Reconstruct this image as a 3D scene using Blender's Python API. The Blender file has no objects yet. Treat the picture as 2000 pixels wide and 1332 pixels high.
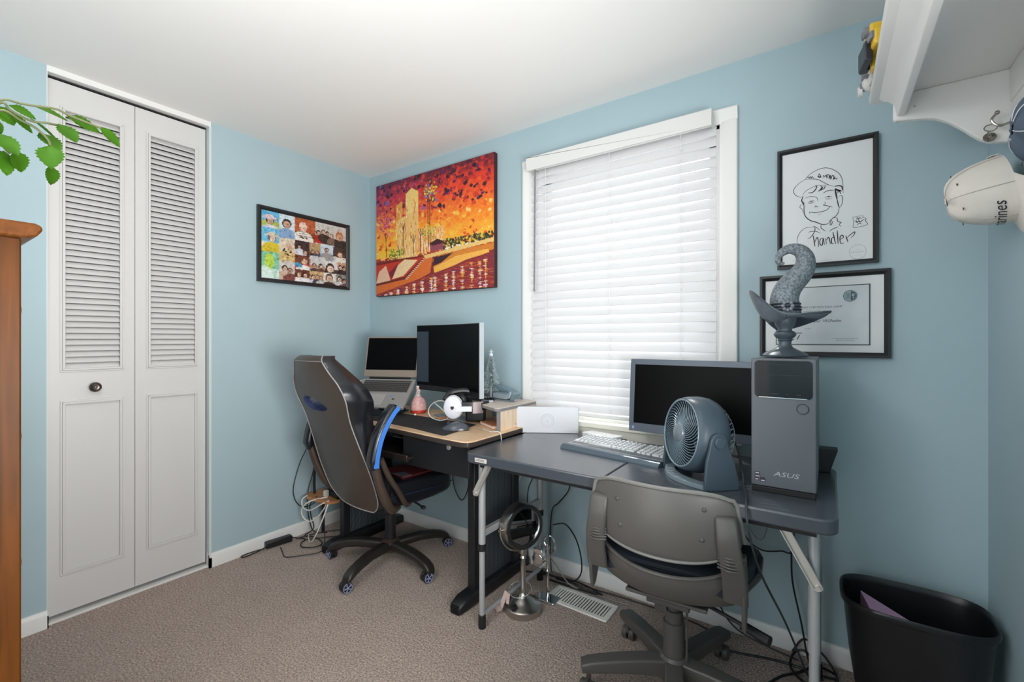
import bpy, bmesh, math, random
import numpy as np
from mathutils import Vector, Matrix
PI = math.pi
random.seed(7)
D = bpy.data
SC = bpy.context.scene
COL = SC.collection

# ------------------------------------------------ camera, world, lights, exposure
cam_d = D.cameras.new('camera'); cam = D.objects.new('camera', cam_d); COL.objects.link(cam)
cam.location = (2.7788, -2.1403, 1.2524)
cam.rotation_euler = (PI/2, 0, math.radians(35.0085))
cam_d.sensor_width = 36; cam_d.lens = 36*884.946/2000
cam_d.shift_y = -4.545/2000
cam_d.clip_start = 0.01
SC.camera = cam
SC.view_settings.view_transform = 'Standard'
SC.view_settings.look = 'None'
SC.view_settings.gamma = 1
SC.view_settings.use_curve_mapping = False
SC.view_settings.exposure = 0.2
W = D.worlds.new('sky'); SC.world = W; W.use_nodes = True
W.node_tree.nodes['Background'].inputs[0].default_value = (0.95, 0.98, 1.0, 1)
W.node_tree.nodes['Background'].inputs[1].default_value = 2.5

def area(name, loc, size, power, rot, color=(1, 1, 1), shape='RECTANGLE'):
    l = D.lights.new(name, 'AREA'); l.shape = shape; l.size = size[0]; l.size_y = size[1]
    l.energy = power; l.color = color
    o = D.objects.new(name, l); COL.objects.link(o); o.location = loc; o.rotation_euler = rot
    return o
# added fill lights, all out of frame, to brighten the room
pl_d = D.lights.new('overhead_fill_light', 'POINT'); pl_d.energy = 16; pl_d.shadow_soft_size = 0.16; pl_d.color = (1, 0.975, 0.94)  # added soft point fill overhead, no lamp fixture behind it
pl_o = D.objects.new('overhead_fill_light', pl_d); COL.objects.link(pl_o); pl_o.location = (1.75, -2.15, 2.05)
area('side_fill_light', (3.19, -1.78, 1.25), (0.9, 1.0), 58, (0, math.radians(112), 0), (1, 0.985, 0.96)).data.spread = math.radians(140)  # added fill panel on the solid right wall, no window there
area('rear_fill_light', (1.95, -2.62, 1.15), (0.8, 2.0), 2, (PI/2, 0, 0), (1, 0.98, 0.95))  # added weak fill panel just outside the back doorway
sun_d = D.lights.new('sun', 'SUN'); sun_d.energy = 1.8; sun_d.angle = math.radians(0.6); sun_d.color = (1, 0.96, 0.88)
sun = D.objects.new('sun', sun_d); COL.objects.link(sun)
sun.rotation_euler = Vector((-0.50, 0.62, 0.95)).to_track_quat('Z', 'Y').to_euler()

# ------------------------------------------------ materials
def s2l(c):
    return tuple((x/12.92 if x <= 0.04045 else ((x+0.055)/1.055)**2.4) for x in c)
def rgb(r, g, b): return s2l((r/255, g/255, b/255))
MATS = {}
def mat(name, col, rough=0.5, metal=0.0, noise=0.0, nscale=30, bump=0.0, bscale=200, spec=0.5, trans=0.0, coat=0.0, emit=None, sheen=0.0):
    if name in MATS: return MATS[name]
    m = D.materials.new(name); m.use_nodes = True; nt = m.node_tree; b = nt.nodes['Principled BSDF']
    b.inputs['Base Color'].default_value = (*col, 1); b.inputs['Roughness'].default_value = rough
    b.inputs['Metallic'].default_value = metal; b.inputs['Specular IOR Level'].default_value = spec
    if coat: b.inputs['Coat Weight'].default_value = coat; b.inputs['Coat Roughness'].default_value = 0.08
    if trans: b.inputs['Transmission Weight'].default_value = trans
    if sheen: b.inputs['Sheen Weight'].default_value = sheen
    if emit: b.inputs['Emission Color'].default_value = (*emit[0], 1); b.inputs['Emission Strength'].default_value = emit[1]
    tc = nt.nodes.new('ShaderNodeTexCoord')
    if noise:
        n = nt.nodes.new('ShaderNodeTexNoise'); n.inputs['Scale'].default_value = nscale; n.inputs['Detail'].default_value = 4
        r = nt.nodes.new('ShaderNodeValToRGB')
        r.color_ramp.elements[0].position = .3; r.color_ramp.elements[1].position = .7
        r.color_ramp.elements[0].color = (*[c*(1-noise) for c in col], 1)
        r.color_ramp.elements[1].color = (*[min(1, c*(1+noise)) for c in col], 1)
        nt.links.new(tc.outputs['Object'], n.inputs['Vector']); nt.links.new(n.outputs['Fac'], r.inputs[0])
        nt.links.new(r.outputs[0], b.inputs['Base Color'])
    if bump:
        n2 = nt.nodes.new('ShaderNodeTexNoise'); n2.inputs['Scale'].default_value = bscale; n2.inputs['Detail'].default_value = 3
        bp = nt.nodes.new('ShaderNodeBump'); bp.inputs['Strength'].default_value = bump; bp.inputs['Distance'].default_value = 0.002
        nt.links.new(tc.outputs['Object'], n2.inputs['Vector']); nt.links.new(n2.outputs['Fac'], bp.inputs['Height'])
        nt.links.new(bp.outputs[0], b.inputs['Normal'])
    MATS[name] = m
    return m
def wood(name, c1, c2, rough=0.45, axis='Y', scale=6):
    m = mat(name, c1, rough); nt = m.node_tree; b = nt.nodes['Principled BSDF']
    tc = nt.nodes.new('ShaderNodeTexCoord'); mp = nt.nodes.new('ShaderNodeMapping')
    sc = {'X': (1, 14, 14), 'Y': (14, 1, 14), 'Z': (14, 14, 1)}[axis]
    mp.inputs['Scale'].default_value = sc
    n = nt.nodes.new('ShaderNodeTexNoise'); n.inputs['Scale'].default_value = scale; n.inputs['Detail'].default_value = 6; n.inputs['Distortion'].default_value = 0.6
    r = nt.nodes.new('ShaderNodeValToRGB'); r.color_ramp.elements[0].position = .3; r.color_ramp.elements[1].position = .7
    r.color_ramp.elements[0].color = (*c1, 1); r.color_ramp.elements[1].color = (*c2, 1)
    nt.links.new(tc.outputs['Object'], mp.inputs[0]); nt.links.new(mp.outputs[0], n.inputs['Vector'])
    nt.links.new(n.outputs['Fac'], r.inputs[0]); nt.links.new(r.outputs[0], b.inputs['Base Color'])
    return m
def vcol_mat(name, rough=0.5, spec=0.5, coat=0.0, bump=0.0):
    m = mat(name, (1, 1, 1), rough, spec=spec, coat=coat, bump=bump, bscale=160); nt = m.node_tree
    a = nt.nodes.new('ShaderNodeVertexColor'); a.layer_name = 'Col'
    nt.links.new(a.outputs[0], nt.nodes['Principled BSDF'].inputs['Base Color'])
    return m

M_wall = mat('wall_paint_blue', rgb(168, 191, 199), 0.6, noise=0.02, nscale=3, bump=0.12, bscale=350)
M_ceil = mat('ceiling_paint', rgb(240, 239, 237), 0.85, bump=0.1, bscale=90)
M_white = mat('white_trim_paint', rgb(232, 232, 230), 0.4)
M_door = mat('white_door_paint', rgb(208, 207, 206), 0.45, bump=0.05, bscale=60)
M_dark = mat('dark_gap', rgb(30, 30, 32), 0.8)
M_blackp = mat('black_plastic', rgb(24, 25, 28), 0.42, bump=0.15, bscale=500)
M_black = mat('black_matte', rgb(20, 21, 24), 0.6)
M_screen = mat('dark_screen', rgb(2, 2, 3), 0.35, spec=0.1)
M_steel = mat('brushed_steel', rgb(190, 186, 180), 0.3, 1.0)
M_chrome = mat('polished_chrome', rgb(222, 222, 222), 0.06, 1.0)
M_greymetal = mat('painted_grey_metal', rgb(176, 178, 180), 0.42, 0.35)
M_cable = mat('black_cable', rgb(22, 22, 24), 0.45)
M_cablew = mat('white_cable', rgb(226, 224, 218), 0.45)
M_paper = mat('white_paper', rgb(226, 228, 230), 0.55)
M_ink = mat('black_ink', rgb(32, 33, 36), 0.6)
M_greyink = mat('grey_ink', rgb(150, 155, 160), 0.6)
M_frame = mat('black_frame_wood', rgb(30, 31, 34), 0.38)
# carpet
def carpet():
    m = D.materials.new('beige_carpet'); m.use_nodes = True; nt = m.node_tree; b = nt.nodes['Principled BSDF']
    b.inputs['Roughness'].default_value = 0.95; b.inputs['Specular IOR Level'].default_value = 0.1
    b.inputs['Sheen Weight'].default_value = 0.2
    tc = nt.nodes.new('ShaderNodeTexCoord')
    n = nt.nodes.new('ShaderNodeTexNoise'); n.inputs['Scale'].default_value = 130; n.inputs['Detail'].default_value = 8; n.inputs['Roughness'].default_value = .85
    n3 = nt.nodes.new('ShaderNodeTexNoise'); n3.inputs['Scale'].default_value = 9; n3.inputs['Detail'].default_value = 3
    v = nt.nodes.new('ShaderNodeTexVoronoi'); v.inputs['Scale'].default_value = 120; v.inputs['Randomness'].default_value = 1
    r = nt.nodes.new('ShaderNodeValToRGB'); cr = r.color_ramp
    cr.elements[0].position = .40; cr.elements[0].color = (*rgb(128, 100, 88), 1)
    cr.elements[1].position = .60; cr.elements[1].color = (*rgb(250, 230, 216), 1)
    mx = nt.nodes.new('ShaderNodeMixRGB'); mx.blend_type = 'MULTIPLY'; mx.inputs[0].default_value = 0.35
    r3 = nt.nodes.new('ShaderNodeValToRGB'); r3.color_ramp.elements[0].position = .35; r3.color_ramp.elements[1].position = .65
    r3.color_ramp.elements[0].color = (.82, .80, .78, 1); r3.color_ramp.elements[1].color = (1, 1, 1, 1)
    bp = nt.nodes.new('ShaderNodeBump'); bp.inputs['Strength'].default_value = 1.0; bp.inputs['Distance'].default_value = 0.008
    ad = nt.nodes.new('ShaderNodeMath'); ad.operation = 'SUBTRACT'
    L = nt.links
    for q in (n, n3, v): L.new(tc.outputs['Object'], q.inputs['Vector'])
    L.new(n.outputs['Fac'], r.inputs[0]); L.new(n3.outputs['Fac'], r3.inputs[0])
    L.new(r.outputs[0], mx.inputs[1]); L.new(r3.outputs[0], mx.inputs[2]); L.new(mx.outputs[0], b.inputs['Base Color'])
    L.new(n.outputs['Fac'], ad.inputs[0]); L.new(v.outputs['Distance'], ad.inputs[1]); L.new(ad.outputs[0], bp.inputs['Height'])
    L.new(bp.outputs[0], b.inputs['Normal'])
    return m
M_carpet = carpet()
def slat_mat():
    m = D.materials.new('white_blind_slat'); m.use_nodes = True; nt = m.node_tree
    b = nt.nodes['Principled BSDF']; b.inputs['Base Color'].default_value = (*rgb(234, 234, 235), 1); b.inputs['Roughness'].default_value = .4
    t = nt.nodes.new('ShaderNodeBsdfTranslucent'); t.inputs[0].default_value = (0.86, 0.87, 0.90, 1)
    mx = nt.nodes.new('ShaderNodeMixShader'); mx.inputs[0].default_value = 0.16
    nt.links.new(b.outputs[0], mx.inputs[1]); nt.links.new(t.outputs[0], mx.inputs[2])
    nt.links.new(mx.outputs[0], nt.nodes['Material Output'].inputs[0])
    return m
M_slat = slat_mat()
def glass_mat():
    m = D.materials.new('window_glass'); m.use_nodes = True; nt = m.node_tree; nt.nodes.remove(nt.nodes['Principled BSDF'])
    a = nt.nodes.new('ShaderNodeBsdfTransparent'); g = nt.nodes.new('ShaderNodeBsdfGlossy'); g.inputs['Roughness'].default_value = 0.02
    mx = nt.nodes.new('ShaderNodeMixShader'); mx.inputs[0].default_value = 0.06
    nt.links.new(a.outputs[0], mx.inputs[1]); nt.links.new(g.outputs[0], mx.inputs[2]); nt.links.new(mx.outputs[0], nt.nodes['Material Output'].inputs[0])
    return m
M_glass = glass_mat()

# ------------------------------------------------ mesh helpers
def T(x=0, y=0, z=0): return Matrix.Translation((x, y, z))
def R(a, ax='Z'): return Matrix.Rotation(math.radians(a), 4, ax)
def frame(o, x, y, z):
    m = Matrix.Identity(4)
    for i, v in enumerate((x, y, z)):
        v = Vector(v).normalized()
        for r_ in range(3): m[r_][i] = v[r_]
    for r_ in range(3): m[r_][3] = o[r_]
    return m
def smoothpts(pts, k=5, closed=False):
    P = [Vector(p) for p in pts]; n = len(P); out = []
    if n < 3: return P
    rng = range(n if closed else n-1)
    for i in rng:
        if closed: a, b, c, d = P[(i-1) % n], P[i], P[(i+1) % n], P[(i+2) % n]
        else: a = P[i-1] if i else P[0]*2-P[1]; b = P[i]; c = P[i+1]; d = P[i+2] if i+2 < n else P[-1]*2-P[-2]
        for j in range(k):
            t = j/k
            out.append(0.5*((2*b)+(c-a)*t+(2*a-5*b+4*c-d)*t*t+(3*b-a-3*c+d)*t**3))
    if not closed: out.append(P[-1])
    return out
class MB:
    def __init__(s): s.v = []; s.f = []; s.mi = []
    def add(s, vs, fs, M=None, mi=0):
        k = len(s.v)
        for p in vs:
            p = Vector(p)
            s.v.append(M @ p if M is not None else p)
        for f in fs: s.f.append([i+k for i in f]); s.mi.append(mi)
        return s
    def box(s, x0, x1, y0, y1, z0, z1, M=None, mi=0):
        vs = [(x, y, z) for x in (x0, x1) for y in (y0, y1) for z in (z0, z1)]
        fs = [(0, 1, 3, 2), (4, 6, 7, 5), (0, 4, 5, 1), (2, 3, 7, 6), (0, 2, 6, 4), (1, 5, 7, 3)]
        return s.add(vs, fs, M, mi)
    def prism(s, poly, t0, t1, M=None, mi=0):
        n = len(poly)
        vs = [(a, b, t0) for a, b in poly]+[(a, b, t1) for a, b in poly]
        fs = [tuple(range(n))[::-1], tuple(range(n, 2*n))]+[(i, (i+1) % n, n+(i+1) % n, n+i) for i in range(n)]
        return s.add(vs, fs, M, mi)
    def lathe(s, prof, n=32, M=None, mi=0, cap=True):
        vs = []; fs = []; m = len(prof)
        for i in range(n):
            a = 2*PI*i/n
            for r, z in prof: vs.append((r*math.cos(a), r*math.sin(a), z))
        for i in range(n):
            for j in range(m-1):
                fs.append((i*m+j, ((i+1) % n)*m+j, ((i+1) % n)*m+j+1, i*m+j+1))
        if cap:
            if prof[0][0] > 1e-4: fs.append(tuple(i*m for i in range(n))[::-1])
            if prof[-1][0] > 1e-4: fs.append(tuple(i*m+m-1 for i in range(n)))
        return s.add(vs, fs, M, mi)
    def cyl(s, p, q, r, n=16, r2=None, mi=0, M=None):
        p = Vector(p); q = Vector(q); d = q-p; L = d.length
        m = T(*p) @ d.to_track_quat('Z', 'Y').to_matrix().to_4x4()
        if M is not None: m = M @ m
        return s.lathe([(r, 0), (r if r2 is None else r2, L)], n, m, mi)
    def loft(s, rings, closed=False, caps=True, M=None, mi=0):
        n = len(rings[0]); vs = [p for r in rings for p in r]; fs = []; m = len(rings)
        for i in range(m if closed else m-1):
            for j in range(n):
                a = i*n+j; b = i*n+(j+1) % n; c = ((i+1) % m)*n+(j+1) % n; d = ((i+1) % m)*n+j
                fs.append((a, b, c, d))
        if caps and not closed: fs.append(tuple(range(n))[::-1]); fs.append(tuple(range((m-1)*n, m*n)))
        return s.add(vs, fs, M, mi)
    def tube(s, pts, r, n=8, closed=False, smooth=5, M=None, mi=0, prof=None):
        P = smoothpts(pts, smooth, closed) if smooth > 1 else [Vector(p) for p in pts]
        m = len(P); rings = []; up = None
        for i, p in enumerate(P):
            if closed: t = P[(i+1) % m]-P[i-1]
            else: t = P[min(i+1, m-1)]-P[max(i-1, 0)]
            t = t.normalized() if t.length > 1e-9 else Vector((0, 0, 1))
            if up is None:
                up = Vector((0, 0, 1)) if abs(t.z) < .9 else Vector((1, 0, 0))
            up = (up-t*up.dot(t)).normalized(); sd = t.cross(up)
            rr = r[int(i*(len(r)-1)/max(1, m-1))] if isinstance(r, (list, tuple)) and prof is None else r
            if isinstance(r, (list, tuple)) and prof is None:
                u = i*(len(r)-1)/max(1, m-1); k = min(int(u), len(r)-2); rr = r[k]*(1-(u-k))+r[k+1]*(u-k)
            if prof is None: rings.append([p+sd*math.cos(2*PI*j/n)*rr+up*math.sin(2*PI*j/n)*rr for j in range(n)])
            else: rings.append([p+sd*a+up*b for a, b in prof])
        return s.loft(rings, closed, True, M, mi)
    def ellipsoid(s, c, r, n=20, m=12, M=None, mi=0):
        prof = [(math.sin(PI*j/m), -math.cos(PI*j/m)) for j in range(m+1)]
        prof[0] = (0, -1); prof[-1] = (0, 1)
        mm = T(*c) @ Matrix.Diagonal((r[0], r[1], r[2], 1))
        if M is not None: mm = M @ mm
        return s.lathe(prof, n, mm, mi, cap=False)
    def torus(s, c, R_, r, n=36, k=8, M=None, mi=0):
        mm = T(*c) if M is None else M @ T(*c)
        rings = [[(math.cos(2*PI*i/n)*(R_+r*math.cos(2*PI*j/k)), math.sin(2*PI*i/n)*(R_+r*math.cos(2*PI*j/k)), r*math.sin(2*PI*j/k)) for j in range(k)] for i in range(n)]
        return s.loft(rings, True, False, mm, mi)
    def ribbon(s, pts, w, M=None, smooth=4, mi=0):
        P = smoothpts([(a, b, 0) for a, b in pts], smooth); vs = []; fs = []
        for i, p in enumerate(P):
            t = (P[min(i+1, len(P)-1)]-P[max(i-1, 0)]); t = t.normalized() if t.length > 1e-9 else Vector((1, 0, 0))
            nn = Vector((-t.y, t.x, 0)); k = w*(0.55+0.45*math.sin(PI*min(1, max(0, i/(len(P)-1)))))
            vs += [p+nn*k/2, p-nn*k/2]
        for i in range(len(P)-1): fs.append((2*i, 2*i+1, 2*i+3, 2*i+2))
        return s.add(vs, fs, M, mi)
ROOT = {}
def thing(name, label, cat, loc=(0, 0, 0), rz=0, group=None):
    o = D.objects.new(name, None); COL.objects.link(o); o.empty_display_size = 0.05
    o.location = loc; o.rotation_euler = (0, 0, math.radians(rz))
    o['label'] = label; o['category'] = cat
    if group: o['group'] = group
    ROOT[o.name] = (T(*loc) @ R(rz)).inverted()
    return o
def build(name, mb, mats, parent=None, world=False, bevel=0, ang=35, seg=2, label=None):
    me = D.meshes.new(name)
    inv = ROOT.get(parent.name) if (world and parent) else None
    vs = [(inv @ Vector(p)) if inv is not None else Vector(p) for p in mb.v]
    me.from_pydata(vs, [], mb.f); me.validate(); me.update()
    if not isinstance(mats, (list, tuple)): mats = [mats]
    for m in mats: me.materials.append(m)
    if len(mats) > 1 and len(me.polygons) == len(mb.mi):
        me.polygons.foreach_set('material_index', mb.mi)
    bm = bmesh.new(); bm.from_mesh(me); bmesh.ops.remove_doubles(bm, verts=bm.verts, dist=1e-6)
    bmesh.ops.recalc_face_normals(bm, faces=bm.faces); bm.to_mesh(me); bm.free()
    if ang:
        me.polygons.foreach_set('use_smooth', [True]*len(me.polygons)); me.set_sharp_from_angle(angle=math.radians(ang))
    o = D.objects.new(name, me); COL.objects.link(o)
    if parent is not None:
        o.parent = parent
        if parent.name in ROOT: ROOT[o.name] = ROOT[parent.name]
    if bevel:
        b = o.modifiers.new('bevel', 'BEVEL'); b.width = bevel; b.segments = seg; b.limit_method = 'ANGLE'; b.angle_limit = math.radians(40)
    if label: o['label'] = label
    return o
def tag(o, label, cat, group=None):
    o['label'] = label; o['category'] = cat
    if group: o['group'] = group
    return o
def struct(name, mb, m, bevel=0, parent=None):
    o = build(name, mb, m, parent, bevel=bevel)
    if parent is None: o['kind'] = 'structure'
    return o
def dup_tree(o, parent=None):
    c = o.copy(); COL.objects.link(c)
    if parent is not None: c.parent = parent
    for ch in [x for x in D.objects if x.parent == o]: dup_tree(ch, c)
    return c
def textmb(s, size, M, shear=0, ext=0.0003, mb=None, align='LEFT', wf=1.0, mi=0):
    cu = D.curves.new('t', 'FONT'); cu.body = s; cu.size = size; cu.shear = shear; cu.extrude = ext; cu.align_x = align; cu.resolution_u = 3
    cu.offset = size*0.0
    ob = D.objects.new('t', cu); COL.objects.link(ob)
    bpy.context.view_layer.update()
    me = D.meshes.new_from_object(ob.evaluated_get(bpy.context.evaluated_depsgraph_get()))
    mb = mb or MB()
    mb.add([(v.co.x*wf, v.co.y, v.co.z) for v in me.vertices], [tuple(p.vertices) for p in me.polygons], M, mi)
    D.objects.remove(ob); D.curves.remove(cu); D.meshes.remove(me)
    return mb
def rrect(x0, x1, y0, y1, r, n=5):
    out = []
    for cx, cy, a0 in ((x1-r, y1-r, 0), (x0+r, y1-r, 90), (x0+r, y0+r, 180), (x1-r, y0+r, 270)):
        for i in range(n+1):
            a = math.radians(a0+90*i/n); out.append((cx+r*math.cos(a), cy+r*math.sin(a)))
    return out
# painted surface: a pixel array becomes a fine coloured grid
def raster_obj(name, arr, w, h, M, m, parent, world=True):
    H_, W_ = arr.shape[:2]
    me = D.meshes.new(name)
    xs = np.linspace(0, w, W_); ys = np.linspace(h, 0, H_)
    gx, gy = np.meshgrid(xs, ys); co = np.stack([gx, gy, gx*0], -1).reshape(-1, 3)
    Mt = M if not (world and parent) else ROOT[parent.name] @ M
    A = np.array(Mt); co = co @ A[:3, :3].T + A[:3, 3]
    idx = np.arange(H_*W_).reshape(H_, W_)
    q = np.stack([idx[:-1, :-1], idx[1:, :-1], idx[1:, 1:], idx[:-1, 1:]], -1).reshape(-1, 4)
    me.from_pydata(co.tolist(), [], q.tolist())
    c = np.clip(arr.reshape(-1, 3), 0, 1); c = np.where(c <= .04045, c/12.92, ((c+.055)/1.055)**2.4)
    at = me.color_attributes.new('Col', 'FLOAT_COLOR', 'POINT')
    at.data.foreach_set('color', np.concatenate([c, np.ones((len(c), 1))], 1).astype(np.float32).ravel())
    me.materials.append(m); me.update()
    o = D.objects.new(name, me); COL.objects.link(o); o.parent = parent
    return o
class Ras:
    def __init__(s, w, h, c): s.a = np.ones((h, w, 3))*np.array(c)/255.; s.w = w; s.h = h; s.Y, s.X = np.mgrid[0:h, 0:w]; s.X = (s.X+.5)/w; s.Y = (s.Y+.5)/h
    def mask(s, m, c, al=1.0): s.a[m] = s.a[m]*(1-al)+np.array(c)/255.*al
    def poly(s, P, c, al=1.0):
        m = np.zeros(s.X.shape, bool); n = len(P)
        for i in range(n):
            x0, y0 = P[i]; x1, y1 = P[(i+1) % n]
            if y0 == y1: continue
            cr = ((s.Y < y0) != (s.Y < y1)) & (s.X < (x1-x0)*(s.Y-y0)/(y1-y0)+x0); m ^= cr
        s.mask(m, c, al)
    def ell(s, cx, cy, rx, ry, c, al=1.0, ang=0):
        i0 = max(0, int((cy-max(rx, ry))*s.h)-1); i1 = min(s.h, int((cy+max(rx, ry))*s.h)+2)
        j0 = max(0, int((cx-max(rx, ry))*s.w)-1); j1 = min(s.w, int((cx+max(rx, ry))*s.w)+2)
        if i1 <= i0 or j1 <= j0: return
        X = s.X[i0:i1, j0:j1]-cx; Y = s.Y[i0:i1, j0:j1]-cy; ca, sa = math.cos(ang), math.sin(ang)
        m = ((X*ca+Y*sa)/rx)**2+((-X*sa+Y*ca)/ry)**2 < 1
        sub = s.a[i0:i1, j0:j1]; sub[m] = sub[m]*(1-al)+np.array(c)/255.*al
    def line(s, x0, y0, x1, y1, w, c, al=1.0):
        dx, dy = x1-x0, y1-y0; L = dx*dx+dy*dy+1e-12
        t = np.clip(((s.X-x0)*dx+(s.Y-y0)*dy)/L, 0, 1)
        m = (s.X-x0-t*dx)**2+(s.Y-y0-t*dy)**2 < w*w; s.mask(m, c, al)
    def rect(s, x0, x1, y0, y1, c, al=1.0): s.mask((s.X >= x0) & (s.X < x1) & (s.Y >= y0) & (s.Y < y1), c, al)

# ------------------------------------------------ room shell
XR = 3.211; YS = -2.50; HC = 2.44
struct('floor', MB().box(-0.7, XR+.12, YS-.7, .12, -.06, 0), M_carpet)
struct('ceiling', MB().box(-0.7, XR+.12, YS-.7, .12, HC, HC+.06), M_ceil)
# window wall with its opening
WX0, WX1, WZ0, WZ1 = 1.43, 2.388, .825, 2.185
m = MB(); m.box(-.12, WX0, 0, .12, 0, HC).box(WX1, XR+.12, 0, .12, 0, HC).box(WX0, WX1, 0, .12, 0, WZ0).box(WX0, WX1, 0, .12, WZ1, HC)
struct('wall_window', m, M_wall)
# closet wall
CY0, CY1, CZ = -1.689, -1.052, 2.414
m = MB(); m.box(-.10, 0, CY1, 0, 0, HC).box(-.10, 0, YS, CY0, 0, HC).box(-.10, -.09, CY0, CY1, CZ+.012, HC)
struct('wall_closet', m, M_wall)
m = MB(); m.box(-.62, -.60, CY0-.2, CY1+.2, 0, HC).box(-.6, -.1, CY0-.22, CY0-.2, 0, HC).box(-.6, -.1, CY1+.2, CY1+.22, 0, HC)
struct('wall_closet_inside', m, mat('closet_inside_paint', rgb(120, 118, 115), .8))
struct('wall_right', MB().box(XR, XR+.12, YS, 0, 0, HC), M_wall)
m = MB(); m.box(-.1, 1.55, YS-.1, YS, 0, HC).box(2.35, XR, YS-.1, YS, 0, HC).box(1.55, 2.35, YS-.1, YS, 2.18, HC)
struct('wall_back', m, M_wall)
m = MB(); m.box(1.53, 1.55, YS, YS+.015, 0, 2.26).box(2.35, 2.43, YS, YS+.015, 0, 2.26).box(1.55, 2.35, YS, YS+.015, 2.18, 2.26)
struct('trim_1', m, M_white, .003)

def base_prof(M, L): # profile of baseboard, extruded L
    return MB().prism([(0, 0), (.013, 0), (.013, .055), (.010, .066), (.006, .074), (0, .076)], 0, L, M)
mb = base_prof(frame((0, 0, 0), (0, -1, 0), (0, 0, 1), (1, 0, 0)), XR); struct('baseboard_window', mb, M_white)
mb = base_prof(frame((0, CY1-.012, 0), (1, 0, 0), (0, 0, 1), (0, 1, 0)), -CY1); mb.box(-.03, .013, CY1-.012, CY1, 0, .074); struct('baseboard_closet', mb, M_white)
mb = base_prof(frame((0, YS, 0), (1, 0, 0), (0, 0, 1), (0, 1, 0)), CY0-YS+.004); mb.box(-.02, .013, CY0, CY0+.004, 0, .074); struct('baseboard_corner', mb, M_white)
mb = base_prof(frame((XR, YS, 0), (-1, 0, 0), (0, 0, 1), (0, 1, 0)), -YS); struct('baseboard_right', mb, M_white)
# thin white return of the closet opening, header track
m = MB(); m.box(-.10, .002, CY1-.010, CY1+.002, .07, CZ).box(-.10, .001, CY0-.001, CY0+.003, .07, CZ)
struct('trim_2', m, mat('closet_return_paint', rgb(206, 216, 216), .5))
m = MB(); m.box(-.09, .001, CY0, CY1, CZ, HC); struct('trim_3', m, M_white)
m = MB(); m.box(-.075, -.035, CY0+.004, CY1-.012, CZ-.008, CZ-.001); struct('trim_4', m, M_dark)
m = MB(); m.box(-.085, -.012, CY0, CY1, 0, .010); struct('trim_5', m, M_white)

# closet bifold leaves
def leaf(name, y0, y1, knob):
    o = D.objects.new(name, None); COL.objects.link(o); o['kind'] = 'structure'
    X = -.030; B = -.062; z0, z1 = .028, 2.399
    lw0, lw1 = (y0+.055, y1-.055) if knob else (y0+.058, y1-.048)
    lz0, lz1 = 1.115, 2.280; pz0, pz1 = .205, .960
    f = MB()
    f.box(B, X, y0, lw0-.0, z0, z1).box(B, X, lw1, y1, z0, z1)
    f.box(B, X, lw0, lw1, lz1, z1).box(B, X, lw0, lw1, pz1, lz0).box(B, X, lw0, lw1, z0, pz0)
    f.box(B+.004, X-.006, lw0, lw1, pz0, pz1)
    build('leaf_frame', f, M_door, o)
    mo = MB()
    def ring(a0, a1, b0, b1, w, t, x):
        mo.box(x, x+t, a0, a1, b0, b0+w).box(x, x+t, a0, a1, b1-w, b1).box(x, x+t, a0, a0+w, b0+w, b1-w).box(x, x+t, a1-w, a1, b0+w, b1-w)
    for zz0, zz1 in ((lz0, lz1), (pz0, pz1)):
        ring(lw0-.014, lw1+.014, zz0-.014, zz1+.014, .007, .004, X)
        ring(lw0-.006, lw1+.006, zz0-.006, zz1+.006, .009, .007, X)
    build('moulding', mo, M_door, o, bevel=.0012)
    n = 43; pt = (lz1-lz0)/n
    lv = MB()
    for i in range(n):
        zc = lz0+pt*(i+.5)
        M = T(-.046, 0, zc) @ R(-36, 'Y')
        lv.prism(rrect(-.0032, .0032, -.0155, .0155, .0028, 3), lw0+.001, lw1-.001, M @ frame((0, 0, 0), (1, 0, 0), (0, 0, 1), (0, 1, 0)))
    s = build('louvers', lv, M_door, o)
    if knob:
        k = MB(); k.lathe([(.0, 0), (.011, 0), (.008, .012), (.013, .018), (.021, .022), (.0225, .027), (.019, .031), (.017, .030), (.012, .034), (.006, .033), (0, .036)], 28, frame((X, y0+.155, 1.028), (0, 1, 0), (0, 0, 1), (1, 0, 0)))
        for i in range(16):
            a = 2*PI*i/16; k.ellipsoid((X+.031, y0+.155+.018*math.cos(a), 1.028+.018*math.sin(a)), (.002, .0022, .0022), 8, 6)
        build('knob', k, mat('antique_pewter', rgb(104, 96, 90), .35, .9), o, label='round antique pewter knob')
leaf('door_1', CY0+.006, -1.377, True)
leaf('door_2', -1.3745, CY1-.016, False)

# ------------------------------------------------ window
wn = D.objects.new('window_1', None); COL.objects.link(wn); wn['kind'] = 'structure'
cs = MB()
def casing(mb, x0, x1, z0, z1, right):
    pr = [(0, 0), (0, .010), (.010, .014), (.022, .015), (.044, .020), (.056, .022), (.064, .021), (.067, .016), (.067, 0)]
    if right: M = frame((x0, 0, z0), (1, 0, 0), (0, -1, 0), (0, 0, 1))
    else: M = frame((x1, 0, z0), (-1, 0, 0), (0, -1, 0), (0, 0, 1))
    mb.prism([(a*(x1-x0)/.067, b) for a, b in pr], 0, z1-z0, M)
casing(cs, 2.388, 2.460, .80, 2.19, True)
casing(cs, 1.363, 1.430, .80, 2.19, False)
pr = [(0, 0), (0, .012), (.010, .015), (.040, .020), (.055, .022), (.062, .018), (.062, 0)]
cs.prism(pr, 0, 2.460-1.363, frame((1.363, 0, 2.185), (0, 0, 1), (0, -1, 0), (1, 0, 0)))
build('window_casing', cs, M_white, wn, bevel=.001)
st = MB(); st.box(1.345, 2.478, -.030, .03, .800, .826).box(1.363, 2.46, -.014, -.0, .742, .800)
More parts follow.
